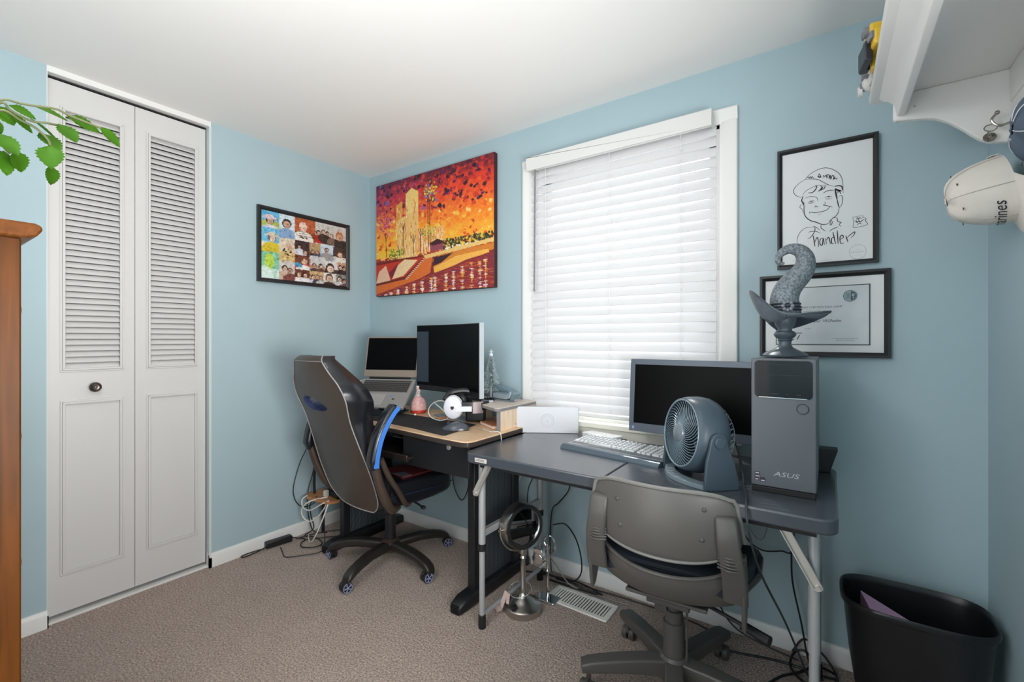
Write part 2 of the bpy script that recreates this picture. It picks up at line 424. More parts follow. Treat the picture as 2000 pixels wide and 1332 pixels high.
build('window_stool', st, mat('stool_paint', rgb(236, 234, 222), .4), wn, bevel=.004)
jb = MB(); jb.box(WX0, WX0+.016, 0, .12, WZ0, WZ1).box(WX1-.016, WX1, 0, .12, WZ0, WZ1).box(WX0, WX1, 0, .12, WZ1-.016, WZ1).box(WX0, WX1, .03, .12, WZ0, WZ0+.016)
build('window_jamb', jb, M_white, wn)
sh = MB()
for z0, z1, y in ((.841, 1.52, .060), (1.49, 2.169, .090)):
    a, b = WX0+.016, WX1-.016
    sh.box(a, a+.045, y, y+.028, z0, z1).box(b-.045, b, y, y+.028, z0, z1).box(a, b, y, y+.028, z0, z0+.05).box(a, b, y, y+.028, z1-.045, z1)
build('window_sash', sh, M_white, wn)
gl = MB(); gl.box(WX0+.05, WX1-.05, .072, .075, .88, 1.49).box(WX0+.05, WX1-.05, .102, .105, 1.53, 2.13)
build('window_pane', gl, M_glass, wn)

# blind
bl = thing('window_blind', 'white wide-slat venetian blind, closed, hanging in the window', 'blind', (1.90, -.03, 2.2))
hd = MB(); hd.box(1.424, 2.368, -.072, -.062, 2.164, 2.234).box(1.424, 1.432, -.072, -.022, 2.166, 2.234).box(2.360, 2.368, -.072, -.022, 2.166, 2.234).box(1.434, 2.36, -.060, -.024, 2.186, 2.226)
build('valance', hd, mat('valance_white', rgb(222, 222, 220), .4), bl, world=True, bevel=.002)
SLX0, SLX1 = 1.442, 2.379; NS = 29; Z0S = .905; PS = (2.150-Z0S)/(NS-1)
def slat_poly():
    w = .051; t = .0028; up = []; dn = []
    for i in range(9):
        u = -1+2*i/8; up.append((u*w/2, .0035*(1-u*u)+t/2)); dn.append((u*w/2, .0035*(1-u*u)-t/2))
    return up+dn[::-1]
for i in range(NS):
    z = Z0S+PS*i
    tilt = 66+random.uniform(-1.2, 1.2)
    # local x: width direction, local y: thickness; room edge lower
    a = math.radians(tilt)
    dx = Vector((0, -math.cos(a), -math.sin(a))); dy = Vector((0, -math.sin(a), math.cos(a)))
    s = MB().prism(slat_poly(), 0, SLX1-SLX0, frame((SLX0, -.030, z), dx, dy, (1, 0, 0)))
    build('slat', s, M_slat, bl, world=True, ang=50)
br = MB().box(SLX0, SLX1, -.050, -.020, .858, .876); build('bottom_rail', br, M_white, bl, world=True, bevel=.004)
for x in (1.540, 1.90, 2.235):
    c = MB(); c.cyl((x, -.060, .866), (x, -.060, 2.17), .0011, 6).cyl((x, -.008, .866), (x, -.008, 2.17), .0011, 6)
    for i in range(NS): c.cyl((x, -.060, Z0S+PS*i-.02), (x, -.008, Z0S+PS*i+.015), .0008, 5)
    build('ladder_cord', c, M_white, bl, world=True)
wd = MB(); wd.cyl((1.478, -.074, 1.52), (1.478, -.066, 2.165), .0045, 10).ellipsoid((1.478, -.074, 1.515), (.006, .006, .010), 10, 8)
build('tilt_wand', wd, mat('clear_grey_wand', rgb(130, 132, 136), .25), bl, world=True, label='grey tilt wand')

# ------------------------------------------------ gaming desk
M_oak = wood('light_oak_laminate', rgb(206, 168, 130), rgb(232, 200, 164), .35, 'X', 5)
M_edge = mat('dark_desk_edge', rgb(58, 50, 46), .4)
M_edgeg = mat('grey_edge_band', rgb(130, 128, 132), .4)
DX0, DX1, DZ = .27, 1.492, .80
desk = thing('computer_desk', 'light oak topped computer desk with black metal frame in the corner', 'desk', ((DX0+DX1)/2, -.28, 0))
poly = [(DX0, -.03), (DX0, -.59), (.31, -.625), (.42, -.630), (.55, -.612), (.72, -.600), (.90, -.598), (1.05, -.606), (1.20, -.622), (1.35, -.634), (1.45, -.636), (1.480, -.625), (DX1, -.60), (DX1, -.03)]
build('desktop', MB().prism(poly, DZ-.006, DZ), M_oak, desk, world=True, bevel=.0015)
def grow(P, d): 
    c = Vector((.77, -.27)); return [tuple(Vector(p)+((Vector((p[0], p[1]))-c).normalized()*d if True else 0)) for p in P]
build('edge_band', MB().prism(poly, DZ-.028, DZ-.006), M_edge, desk, world=True, bevel=.003)
m = MB(); m.box(1.03, DX1-.03, -.595, -.575, .625, DZ-.028).box(DX0+.03, DX1-.03, -.10, -.08, .60, DZ-.028)
m.box(DX0+.05, DX1-.05, -.55, -.51, .74, DZ-.028)
build('apron', m, M_blackp, desk, world=True, bevel=.003)
m = MB().lathe([(.0, 0), (.012, 0), (.0125, .006), (.010, .008), (0, .008)], 24, frame((1.343, -.595, .752), (1, 0, 0), (0, 0, 1), (0, -1, 0)))
build('round_badge', m, mat('badge_grey', rgb(150, 152, 150), .35, .5), desk, world=True, label='round grey badge')
m = MB(); m.box(.62, 1.10, -.62, -.34, .660, .672).box(.62, 1.10, -.634, -.618, .652, .684).box(.65, .67, -.58, -.35, .672, .772).box(1.065, 1.085, -.57, -.35, .672, .772)
build('keyboard_tray', m, mat('tray_dark', rgb(34, 28, 27), .3), desk, world=True, bevel=.003)
# leg frames: post, perforated panel, foot
M_perf = None
def perf():
    m = D.materials.new('perforated_black_metal'); m.use_nodes = True; nt = m.node_tree; b = nt.nodes['Principled BSDF']
    b.inputs['Roughness'].default_value = .45
    tc = nt.nodes.new('ShaderNodeTexCoord'); sp = nt.nodes.new('ShaderNodeSeparateXYZ'); L = nt.links
    L.new(tc.outputs['Object'], sp.inputs[0])
    def cell(out, sc, off=None):
        a = nt.nodes.new('ShaderNodeMath'); a.operation = 'MULTIPLY'; a.inputs[1].default_value = sc; L.new(out, a.inputs[0])
        last = a.outputs[0]
        if off is not None:
            ad = nt.nodes.new('ShaderNodeMath'); ad.operation = 'ADD'; L.new(last, ad.inputs[0]); L.new(off, ad.inputs[1]); last = ad.outputs[0]
        f = nt.nodes.new('ShaderNodeMath'); f.operation = 'FRACT'; L.new(last, f.inputs[0])
        s = nt.nodes.new('ShaderNodeMath'); s.operation = 'SUBTRACT'; s.inputs[1].default_value = .5; L.new(f.outputs[0], s.inputs[0])
        q = nt.nodes.new('ShaderNodeMath'); q.operation = 'ABSOLUTE'; L.new(s.outputs[0], q.inputs[0]); return q.outputs[0]
    cy = cell(sp.outputs['Y'], 95); cz = cell(sp.outputs['Z'], 105)
    mx = nt.nodes.new('ShaderNodeMath'); mx.operation = 'MAXIMUM'; L.new(cy, mx.inputs[0]); L.new(cz, mx.inputs[1])
    lt = nt.nodes.new('ShaderNodeMath'); lt.operation = 'LESS_THAN'; lt.inputs[1].default_value = .30; L.new(mx.outputs[0], lt.inputs[0])
    r = nt.nodes.new('ShaderNodeMixRGB'); r.inputs[1].default_value = (*rgb(22, 23, 26), 1); r.inputs[2].default_value = (*rgb(96, 108, 112), 1)
    L.new(lt.outputs[0], r.inputs[0]); L.new(r.outputs[0], b.inputs['Base Color'])
    return m
M_perf = perf()
for x0, x1, lab in ((.352, .387, 'left'), (1.368, 1.403, 'right')):
    lf = MB(); lf.box(x0-.004, x1+.004, -.490, -.445, .06, DZ-.028).box(x0-.004, x1+.004, -.17, -.115, .06, DZ-.028)
    lo = build('leg', lf, M_blackp, desk, world=True, bevel=.004)
    pn = MB().box((x0+x1)/2-.006, (x0+x1)/2+.006, -.45, -.16, .07, DZ-.03)
    build('perforated_panel', pn, M_perf, desk, world=True)
    ft = MB()
    rings = []
    for y, zt, w in ((-.605, .030, .026), (-.595, .044, .034), (-.55, .060, .037), (-.45, .066, .037), (-.12, .062, .036), (-.035, .05, .034)):
        c = (x0+x1)/2; rings.append([(c+a, y, z) for a, z in rrect(-w, w, .0, zt, min(w, zt)*.35, 3)])
    ft.loft(rings)
    build('foot', ft, M_blackp, desk, world=True, ang=40)
    rb = MB()
    for k in range(4): rb.box((x0+x1)/2-.022, (x0+x1)/2+.022, -.610, -.594, .008+.009*k, .012+.009*k)
    build('foot_grip', rb, M_black, desk, world=True)

# riser shelf on the desk
M_oakp = wood('pale_oak_laminate', rgb(196, 182, 170), rgb(222, 208, 196), .4, 'X', 5)
ZR = .915
rs = thing('monitor_riser', 'small oak riser shelf with grey edges at the right end of the oak desk', 'shelf', (1.31, -.16, DZ))
rp = [(1.150, -.045), (1.150, -.222), (1.20, -.252), (1.31, -.315), (1.445, -.382), (1.470, -.375), (1.470, -.045)]
build('shelf_top', MB().prism(rp, ZR-.004, ZR), M_oakp, rs, world=True)
build('shelf_edge', MB().prism(rp, ZR-.018, ZR-.004), M_edgeg, rs, world=True, bevel=.0015)
for x in (1.155, 1.448):
    build('side_panel', MB().box(x, x+.018, -.365 if x > 1.3 else -.215, -.048, DZ, ZR-.018), wood('side_oak', rgb(224, 196, 164), rgb(240, 220, 196), .4, 'Z', 4), rs, world=True, bevel=.001)
    if x > 1.3: build('panel_edge', MB().box(x-.001, x+.019, -.370, -.365, DZ, ZR-.018), M_edgeg, rs, world=True)

# ------------------------------------------------ folding table
tb = thing('folding_table', 'dark grey plastic folding table with grey tube legs under the window', 'table', (2.145, -.37, 0))
TX0, TX1, TY0, TY1, TZ = 1.500, 2.800, -.680, -.065, .77
M_tab = mat('dark_table_plastic', rgb(66, 72, 80), .25, spec=.9, bump=.12, bscale=420)
mid = 2.135
def tabletop(x0, x1, rl, rr):
    P = rrect(x0, x1, TY0, TY1, .045, 6)
    if not rl: P = [p for p in P if p[0] > x0+.05]+[(x0, TY0), (x0, TY1)]
    if not rr: P = [p for p in P if p[0] < x1-.05]+[(x1, TY0), (x1, TY1)]
    c = Vector(((x0+x1)/2, (TY0+TY1)/2)); P = sorted(P, key=lambda p: math.atan2(p[1]-c.y, p[0]-c.x)); return P
m = MB()
m.prism(tabletop(TX0, mid-.0006, True, False), TZ-.042, TZ)
m2 = MB(); m2.prism(tabletop(mid+.0006, TX1, False, True), TZ-.042, TZ)
build('table_top', m, M_tab, tb, world=True, bevel=.006, seg=3)
build('table_top', m2, M_tab, tb, world=True, bevel=.006, seg=3)
# frame under the top
m = MB(); m.box(TX0+.05, TX1-.05, TY0+.055, TY0+.075, .70, TZ-.042).box(TX0+.05, TX1-.05, TY1-.075, TY1-.055, .70, TZ-.042)
build('under_frame', m, M_black, tb, world=True)
def tleg(x, y):
    lg = MB(); lg.cyl((x, y, .0), (x, y, .345), .0125, 16).cyl((x, y, .34), (x, y, .728), .0155, 16)
    lo = build('leg', lg, M_greymetal, tb, world=True)
    build('leg_cap', MB().lathe([(.0, 0), (.0165, 0), (.0165, .055), (.0135, .058)], 16, T(x, y, 0)), M_blackp, lo, world=True)
    if x < 2: build('leg_collar', MB().lathe([(.0185, 0), (.0185, .03)], 16, T(x, y, .335)), M_blackp, lo, world=True)
for x in (1.545, 2.742):
    yf, yb = (-.605, -.125) if x < 2 else (-.560, -.125)
    tleg(x, yf); tleg(x, yb)
    build('crossbar', MB().box(x-.010, x+.010, yf, yb, .395, .425), M_greymetal, tb, world=True)
    build('crossbar', MB().tube([(x, yf, .055), (x, yb, .055)], .011, 10, smooth=1), M_greymetal, tb, world=True)
# locking brace channels
def brace(p0, p1, side):
    p0 = Vector(p0); p1 = Vector(p1); d = (p1-p0)
    M = frame(p0, d, Vector((0, 1, 0)).cross(d), (0, 1, 0))
    b = MB(); L = d.length
    b.prism(rrect(-.012, L, -.013, .013, .012, 4), -.001, .001, M).prism([(0, -.013), (L, -.013), (L, -.010), (0, -.010)], -.010, .001, M).prism([(0, .010), (L, .010), (L, .013), (0, .013)], -.010, .001, M)
    b.cyl((0, 0, -.012), (0, 0, .005), .007, 12, M=M)
    build('brace', b, mat('zinc_brace', rgb(206, 204, 198), .35, .6), tb, world=True)
brace((1.530, -.628, .585), (1.605, -.628, .722), -1)
brace((2.752, -.586, .545), (2.655, -.586, .722), 1)
# maker plate on the front lip, embossed label on the top
tx = frame((1.568, TY0-.0012, TZ-.030), (1, 0, 0), (0, 0, 1), (0, -1, 0))
pl = MB().prism(rrect(0, .062, 0, .017, .003, 3), 0, .0012, tx)
build('maker_plate', pl, mat('plate_grey', rgb(206, 200, 196), .5), tb, world=True, label='small pale maker plate')
build('plate_lettering', textmb('LIFETIME', .0125, tx @ T(.003, .004, .0013), wf=.98), M_ink, tb, world=True)
build('top_marking', textmb('LIFETIME', .016, frame((1.600, -.270, TZ+.0004), (.98, .17, 0), (-.17, .98, 0), (0, 0, 1)), ext=.0001), mat('raised_mark', rgb(150, 156, 162), .5), tb, world=True)

# ------------------------------------------------ gaming chair
M_lea = mat('brown_black_leatherette', rgb(68, 56, 48), .36, spec=.5, noise=.10, nscale=14, bump=.25, bscale=260)
M_leb = mat('glossy_black_leatherette', rgb(26, 28, 34), .26, spec=.6, bump=.12, bscale=120)
M_blue = mat('blue_trim', rgb(64, 126, 214), .4)
M_seam = mat('seam_piping', rgb(150, 146, 146), .5)
gc = thing('gaming_chair', 'black and brown leatherette gaming chair with blue arm trim, drawn up to the oak desk', 'chair', (.750, -.440, 0), -5)
ZS = [.372, .395, .43, .48, .57, .66, .75, .85, .91, .955, 1.0, 1.045, 1.085, 1.12, 1.145, 1.160, 1.170]
WS = [.150, .195, .225, .240, .246, .238, .226, .218, .230, .243, .238, .218, .180, .156, .142, .128, .105]
def yrear(z): return -.215-(z-.39)*.345
def backx(z, u):
    return float(np.interp(z, _zg, _W))*u
def rearpt(z, u):   # rear shell surface
    x = backx(z, u); return Vector((x, yrear(z)-.018*(1-u*u)+.10*max(0, (z-1.135)/.035)**2*.30, z))
def thick(z, u):
    e = float(np.interp(z, _zg, _E)); mid_ = float(np.interp(z, _zg, _Mi))
    k = max(0, (abs(u)-.45)/.55); return mid_*(1-k)+e*k
_zg = np.linspace(.34, 1.20, 400)
def _sm(xs, ys, k):
    v = np.interp(_zg, xs, ys); w = np.exp(-np.linspace(-2, 2, 2*k+1)**2); w /= w.sum(); return np.convolve(np.pad(v, k, 'edge'), w, 'valid')
_W = _sm(ZS, WS, 10); _E = _sm([.37, .5, .8, .92, 1.0, 1.1, 1.17], [.05, .09, .105, .145, .140, .105, .065], 32); _Mi = _sm([.37, .5, .8, .95, 1.1, 1.17], [.05, .085, .08, .06, .075, .05], 26)
NU, NV = 90, 150
def zz(i): return ZS[0]+(ZS[-1]-ZS[0])*i/NV
vs = []; 
rings = []
for i in range(NV+1):
    z = zz(i); row = []
    for j in range(NU+1):
        u = -1+2*j/NU; row.append(rearpt(z, u))
    for j in range(5):      # right side bulging
        t = (j+1)/6; p = rearpt(z, 1); e = thick(z, 1); row.append(p+Vector((.016*math.sin(PI*t), e*t, 0)))
    for j in range(NU+1):
        u = 1-2*j/NU; p = rearpt(z, u); row.append(Vector((p.x, yrear(z)+thick(z, u), p.z)))
    for j in range(5):
        t = 1-(j+1)/6; p = rearpt(z, -1); e = thick(z, 1); row.append(p+Vector((-.016*math.sin(PI*t), e*t, 0)))
    rings.append(row)
n = len(rings[0]); bmv = [tuple(p) for r in rings for p in r]; fs = []
def slot(i, j):   # head slot opening
    z = zz(i+.5); u = -1+2*(j+.5)/NU; x = backx(z, u)
    zc = .925-.09*(x+.05); k = (x+.048)/.122; return abs(k) < 1 and abs(z-zc) < .026*(1-abs(k)**3)*(1.15-.25*k)+.003
mback = MB(); mback.v = [Vector(p) for p in bmv]
hol = set()
for i in range(NV):
    for j in range(n):
        a, b, c, d = i*n+j, i*n+(j+1) % n, (i+1)*n+(j+1) % n, (i+1)*n+j
        rear = j < NU
        if rear and slot(i, j): hol.add((i, j)); continue
        fr = NU+5 < j <= 2*NU+5-0 and False
        mback.f.append([a, b, c, d]); mback.mi.append(0 if rear else 1)
# recess walls of the slot
def recess(i, j): return rings[i][j]+Vector((0, .030, .0))
for (i, j) in hol:
    A, B, C_, D_ = rings[i][j], rings[i][j+1], rings[i+1][j+1], rings[i+1][j]
    a2, b2, c2, d2 = recess(i, j), recess(i, j+1), recess(i+1, j+1), recess(i+1, j)
    mback.add([a2, b2, c2, d2], [(0, 1, 2, 3)], mi=2)
    if (i-1, j) not in hol: mback.add([A, B, b2, a2], [(0, 1, 2, 3)], mi=2)
    if (i+1, j) not in hol: mback.add([D_, C_, c2, d2], [(0, 1, 2, 3)], mi=2)
    if (i, j-1) not in hol: mback.add([A, D_, d2, a2], [(0, 1, 2, 3)], mi=2)
    if (i, j+1) not in hol: mback.add([B, C_, c2, b2], [(0, 1, 2, 3)], mi=2)
mback.f.append(list(range(n))[::-1]); mback.mi.append(0)
mback.f.append([NV*n+k for k in range(n)]); mback.mi.append(0)
bo = build('backrest', mback, [M_lea, M_leb, mat('slot_blue_black', rgb(58, 70, 104), .2)], gc, ang=60)
pp = MB()
for sgn in (1, -1): pp.tube([rearpt(z, sgn)+Vector((sgn*.002, -.001, 0)) for z in ZS], .0032, 6, smooth=4)
pp.tube([rearpt(ZS[0], u)+Vector((0, -.001, -.001)) for u in np.linspace(-1, 1, 9)], .003, 6)
pp.tube([rearpt(1.145, u)+Vector((0, -.002, 0)) for u in np.linspace(-1, 1, 9)], .0018, 6)
build('backrest_piping', pp, M_seam, gc)
# seat
st = MB()
rr = []
for y, zb, zt, w in ((-.235, .415, .485, .20), (-.21, .395, .50, .235), (-.05, .385, .500, .255), (.12, .385, .498, .262), (.22, .392, .490, .255), (.262, .408, .470, .235)):
    row = []
    for a, b in rrect(-w, w, zb, zt, .030, 4): row.append((a, y, b+(.022*(abs(a)/w)**3 if b > (zb+zt)/2 else 0)))
    rr.append(row)
st.loft(rr)
so = build('seat', st, M_leb, gc, ang=50); q = so.modifiers.new('s', 'SUBSURF'); q.levels = 1; q.render_levels = 1
rd = MB().prism([(-.02, -.03), (.205, -.07), (.205, .13), (.02, .16)], .515, .5235)
build('seat_panel', rd, mat('deep_red_fabric', rgb(88, 16, 24), .7), so, bevel=.003, label='deep red seat panel')
rd = MB().prism([(.10, -.06), (.20, -.055), (.203, -.005), (.13, .0)], .5235, .526)
build('seat_patch', rd, mat('grey_patch', rgb(104, 104, 114), .5), so, bevel=.001)
for sgn in (1, -1): build('seat_piping', MB().tube([(sgn*.238, -.20, .452), (sgn*.262, 0, .45), (sgn*.262, .15, .447), (sgn*.23, .26, .44)], .0025, 6), mat('blue_piping', rgb(26, 40, 66), .5), so)
# arms: curved loop support and pad with blue stripe
for sgn in (1, -1):
    ar = MB()
    ar.tube([(sgn*.235, -.12, .392), (sgn*.285, -.19, .41), (sgn*.300, -.235, .47), (sgn*.308, -.275, .56), (sgn*.313, -.305, .66)], [.017, .021, .024, .022, .019], 12)
    ar.tube([(sgn*.235, -.05, .392), (sgn*.285, -.11, .42), (sgn*.300, -.165, .50), (sgn*.306, -.225, .59), (sgn*.311, -.270, .68)], [.014, .014, .014, .014, .014], 10)
    ao = build('armrest', ar, M_lea, gc, ang=50)
    P = [(sgn*.313, -.315, .640), (sgn*.314, -.312, .70), (sgn*.315, -.290, .785), (sgn*.315, -.252, .855), (sgn*.315, -.212, .905), (sgn*.315, -.188, .922)]
    # flattened pad cross-section
    prf = [(a, b) for a, b in rrect(-.032, .032, -.026, .026, .020, 4)]
    pdm = MB(); PP = smoothpts(P, 5); rgs = []
    for i, p in enumerate(PP):
        t = (PP[min(i+1, len(PP)-1)]-PP[max(0, i-1)]).normalized(); sdv = Vector((1, 0, 0)); up = sdv.cross(t).normalized()
        e = min(1, .45+.55*min(i, len(PP)-1-i)/3)
        rgs.append([p+sdv*a*e+up*b*e for a, b in prf])
    pdm.loft(rgs); build('arm_pad', pdm, M_leb, ao, ang=60)
    stp = MB(); rg2 = []
    for i, p in enumerate(PP[1:-1]):
        t = (PP[i+2]-PP[i]).normalized(); up = Vector((1, 0, 0)).cross(t).normalized()
        rg2.append([p+Vector((sgn*a, 0, 0))+up*b for a, b in ((.026, .012), (.0335, .009), (.0335, -.012), (.026, -.015))])
    stp.loft(rg2); build('arm_stripe', stp, M_blue, ao, ang=60, label='bright blue arm stripe')
# mechanism, gas lift, base
m = MB(); m.box(-.09, .09, -.12, .10, .365, .392).box(-.05, .05, -.20, -.10, .355, .385); m.tube([(.05, .0, .37), (.16, .03, .365), (.22, .04, .35)], .006, 8).ellipsoid((.235, .043, .345), (.02, .012, .010))
build('tilt_mechanism', m, M_blackp, gc, bevel=.004)
m = MB().lathe([(.030, .09), (.030, .27), (.034, .275), (.034, .30), (.024, .302), (.024, .37)], 28); build('gas_lift', m, M_blackp, gc)
m = MB().lathe([(.0, .060), (.045, .062), (.052, .085), (.050, .118), (.036, .128), (.030, .13)], 32)
build('hub', m, M_lea, gc)
CASTER_BASE = None
M_plb = mat('base_plastic', rgb(40, 37, 34), .38)
for k, ang in enumerate((283+5, 355+5, 67+5, 139+5, 211+5)):
    Mx = R(ang)
    rg = []
    for x, zc, w, h in ((.035, .092, .030, .028), (.10, .100, .030, .024), (.18, .103, .029, .022), (.26, .094, .028, .021), (.315, .080, .028, .020), (.345, .066, .026, .018), (.358, .052, .020, .013)):
        rg.append([(x, a, zc+b) for a, b in rrect(-w, w, -h, h, h*.75, 4)])
    lo = build('base_leg', MB().loft(rg, M=Mx), M_plb, gc, ang=50)
    th = math.radians(ang); sw = random.uniform(-40, 40)
    cm = Mx @ T(.335, 0, 0) @ R(sw if k not in (0, 1) else (-ang-95 if k == 0 else -ang-98))
    ca = MB(); ca.cyl((0, 0, .045), (0, 0, .066), .010, 12, M=cm).box(-.012, .012, -.006, .006, .025, .052, cm)
    for s_ in (1, -1):
        ca.lathe([(0, .004), (.024, .004), (.0275, .007), (.0275, .019), (.025, .022), (.0, .021)], 24, cm @ frame((.012, 0, .0275), (1, 0, 0), (0, 0, 1) if s_ < 0 else (0, 0, -1), (0, -s_, 0)) )
    co = build('caster', ca, M_black, gc)
    for s_ in (1, -1):
        hb = MB(); F = cm @ frame((.012, -s_*.0215, .0275), (1, 0, 0), (0, 0, 1) if s_ < 0 else (0, 0, -1), (0, -s_, 0))
        hb.torus((0, 0, 0), .0225, .0022, 24, 6, F).lathe([(0, -.001), (.007, -.001), (.006, .003), (0, .0035)], 14, F)
        for j in range(5):
            a = 2*PI*j/5
            for dd in (-.16, .16): hb.cyl((.005*math.cos(a), .005*math.sin(a), .001), (.0215*math.cos(a+dd), .0215*math.sin(a+dd), .001), .0016, 5, M=F)
        build('caster_hubcap', hb, mat('lavender_grey_hubcap', rgb(142, 146, 184), .45), co, label='pale lavender spoked hubcaps')

# ------------------------------------------------ grey task chair
M_gp = mat('taupe_grey_plastic', rgb(88, 86, 83), .40, spec=.5, bump=.10, bscale=420)
M_gpd = mat('dark_taupe_plastic', rgb(78, 76, 73), .42, bump=.10, bscale=420)
M_navy = mat('navy_upholstery', rgb(38, 46, 56), .75, bump=.2, bscale=500)
tc_ = thing('task_chair', 'grey plastic shell task chair on five legs in front of the folding table', 'chair', (2.330, -.505, 0), 3)
def shell(zbot, ztop, w, depthfun, th, NX=28, NZ=12):
    # zbot/ztop: functions of u; returns loft rings across u
    rings = []
    for i in range(NX+1):
        u = -1+2*i/NX; x = w*math.sin(u*PI/2*.98) if False else w*u
        zb, zt = zbot(u), ztop(u); row = []
        for j in range(NZ+1):
            t = j/NZ; z = zb+(zt-zb)*t; row.append((x, depthfun(u, z), z))
        for j in range(NZ+1):
            t = 1-j/NZ; z = zb+(zt-zb)*t; row.append((x, depthfun(u, z)+th, z))
        rings.append(row)
    return MB().loft(rings)
def se(u, p): return max(0., 1-abs(u)**p)**(1/p)
YB = -.235
# upper backrest shell
up_t = lambda u: .655+(.795-.655)*se(u, 4.5)
up_b = lambda u: .655-(.655-.575)*(se(u, 2.6))**1.25
dfu = lambda u, z: YB+.075*u*u-.02*(1-((z-.69)/.12)**2)
o = build('backrest', shell(up_b, up_t, .238, dfu, .022), M_gp, tc_, ang=50); q = o.modifiers.new('s', 'SUBSURF'); q.levels = 1; q.render_levels = 1
cu = shell(lambda u: up_b(u)+.012, lambda u: up_t(u)-.012, .222, lambda u, z: dfu(u, z)+.022, .030)
build('back_cushion', cu, M_navy, tc_, ang=50)
rm = MB(); P = []
for u in np.linspace(-1, 1, 25): P.append((.238*u, dfu(u, up_t(u))-.001, up_t(u)))
rm.tube(P, .0065, 8, smooth=2)
P = [(.226*u, dfu(u, up_b(u))-.001, up_b(u)+.002) for u in np.linspace(-.95, .95, 21)]
rm.tube(P, .005, 8, smooth=2)
build('back_rim', rm, mat('rim_grey_plastic', rgb(122, 121, 118), .35), tc_)
sc = MB()
for x, z in ((-.125, .735), (-.115, .655), (.135, .748), (.13, .66)): sc.ellipsoid((x, dfu(x/.238, z)-.001, z), (.007, .004, .007), 12, 8)
build('back_screws', sc, M_gpd, tc_)
# lower shell: rear of the bucket seat
lo_t = lambda u: .598-(.598-.520)*(se(u, 2.4))**1.1
lo_b = lambda u: .455-(.455-.412)*(se(u, 3.0))
dfl = lambda u, z: YB+.015+.085*u*u+.05*max(0, (.52-z)/.10)**1.6
o = build('seat_shell', shell(lo_b, lo_t, .228, dfl, .018), M_gp, tc_, ang=50); q = o.modifiers.new('s', 'SUBSURF'); q.levels = 1; q.render_levels = 1
rm = MB(); rm.tube([(.228*u, dfl(u, lo_t(u))-.002, lo_t(u)) for u in np.linspace(-1, 1, 25)], .006, 8, smooth=2); build('shell_rim', rm, M_gp, tc_)
# side straps with ribs
for s_ in (-1, 1):
    sp = MB(); rr = []
    for z, y, w, xo in ((.735, -.205, .026, .190), (.725, -.218, .030, .192), (.66, -.222, .032, .199), (.60, -.214, .033, .208), (.56, -.205, .033, .212), (.50, -.185, .034, .214), (.475, -.178, .034, .214)):
        rr.append([(s_*xo+a, y+b, z) for a, b in rrect(-w, w, -.010, .012, .009, 3)])
    sp.loft(rr); so = build('side_strap', sp, M_gpd, tc_, ang=50)
    rb = MB()
    for k in range(5): rb.tube([(s_*.204-.034, -.214, .585+.009*k), (s_*.204, -.228, .585+.009*k), (s_*.204+.034, -.214, .585+.009*k)], .0028, 6)
    build('strap_ribs', rb, M_gpd, so)
    # triangular side plate reaching down
    tp = MB()
    M = frame((s_*.236, 0, 0), (0, 1, 0), (0, 0, 1), (1, 0, 0))
    tp.prism([(-.200, .62), (-.165, .62), (-.110, .50), (-.120, .450), (-.150, .400), (-.172, .39), (-.185, .43), (-.205, .56)] , -.006, .006, M)
    tp.cyl((s_*.236, -.165, .475), (s_*.246, -.165, .475), .008, 12)
    build('side_plate', tp, M_gpd, tc_, bevel=.003)
# seat cushion and pan
se_ = MB(); rr = []
for y, zb, zt, w in ((-.165, .455, .505, .195), (-.14, .435, .515, .215), (0, .425, .50, .250), (.15, .42, .495, .252), (.22, .415, .47, .245), (.245, .42, .45, .22)):
    rr.append([(a, y, b+.03*(abs(a)/w)**3) for a, b in rrect(-w, w, zb, zt, .026, 4)])
se_.loft(rr); o = build('seat', se_, M_navy, tc_, ang=50)
pn = MB(); rr = []
for y, zb, zt, w in ((-.15, .43, .452, .195), (-.08, .405, .44, .235), (.05, .400, .44, .268), (.17, .402, .438, .268), (.235, .412, .434, .25)):
    rr.append([(a, y, b+.05*(abs(a)/w)**4) for a, b in rrect(-w, w, zb, zt, .012, 3)])
pn.loft(rr); build('seat_pan', pn, M_gpd, tc_, ang=50)
m = MB(); m.box(-.13, .13, -.14, .12, .392, .404).box(-.07, .07, -.10, .08, .355, .392); build('mechanism', m, M_gpd, tc_, bevel=.004)
m = MB(); m.tube([(.10, -.06, .385), (.20, -.10, .380), (.235, -.115, .377)], .006, 8).tube([(.225, -.112, .378), (.30, -.145, .372)], [.014, .016], 10, smooth=1)
build('lever', m, M_blackp, tc_)
m = MB().lathe([(.036, .10), (.036, .26), (.030, .262), (.030, .30), (.022, .302), (.022, .365)], 28).cyl((.045, -.01, .12), (.045, -.01, .36), .004, 8)
m.box(-.062, -.022, -.02, .02, .29, .36)
build('gas_lift', m, M_gpd, tc_)
build('hub', MB().lathe([(0, .06), (.046, .06), (.048, .135), (.040, .145), (.036, .145)], 28), M_gpd, tc_)
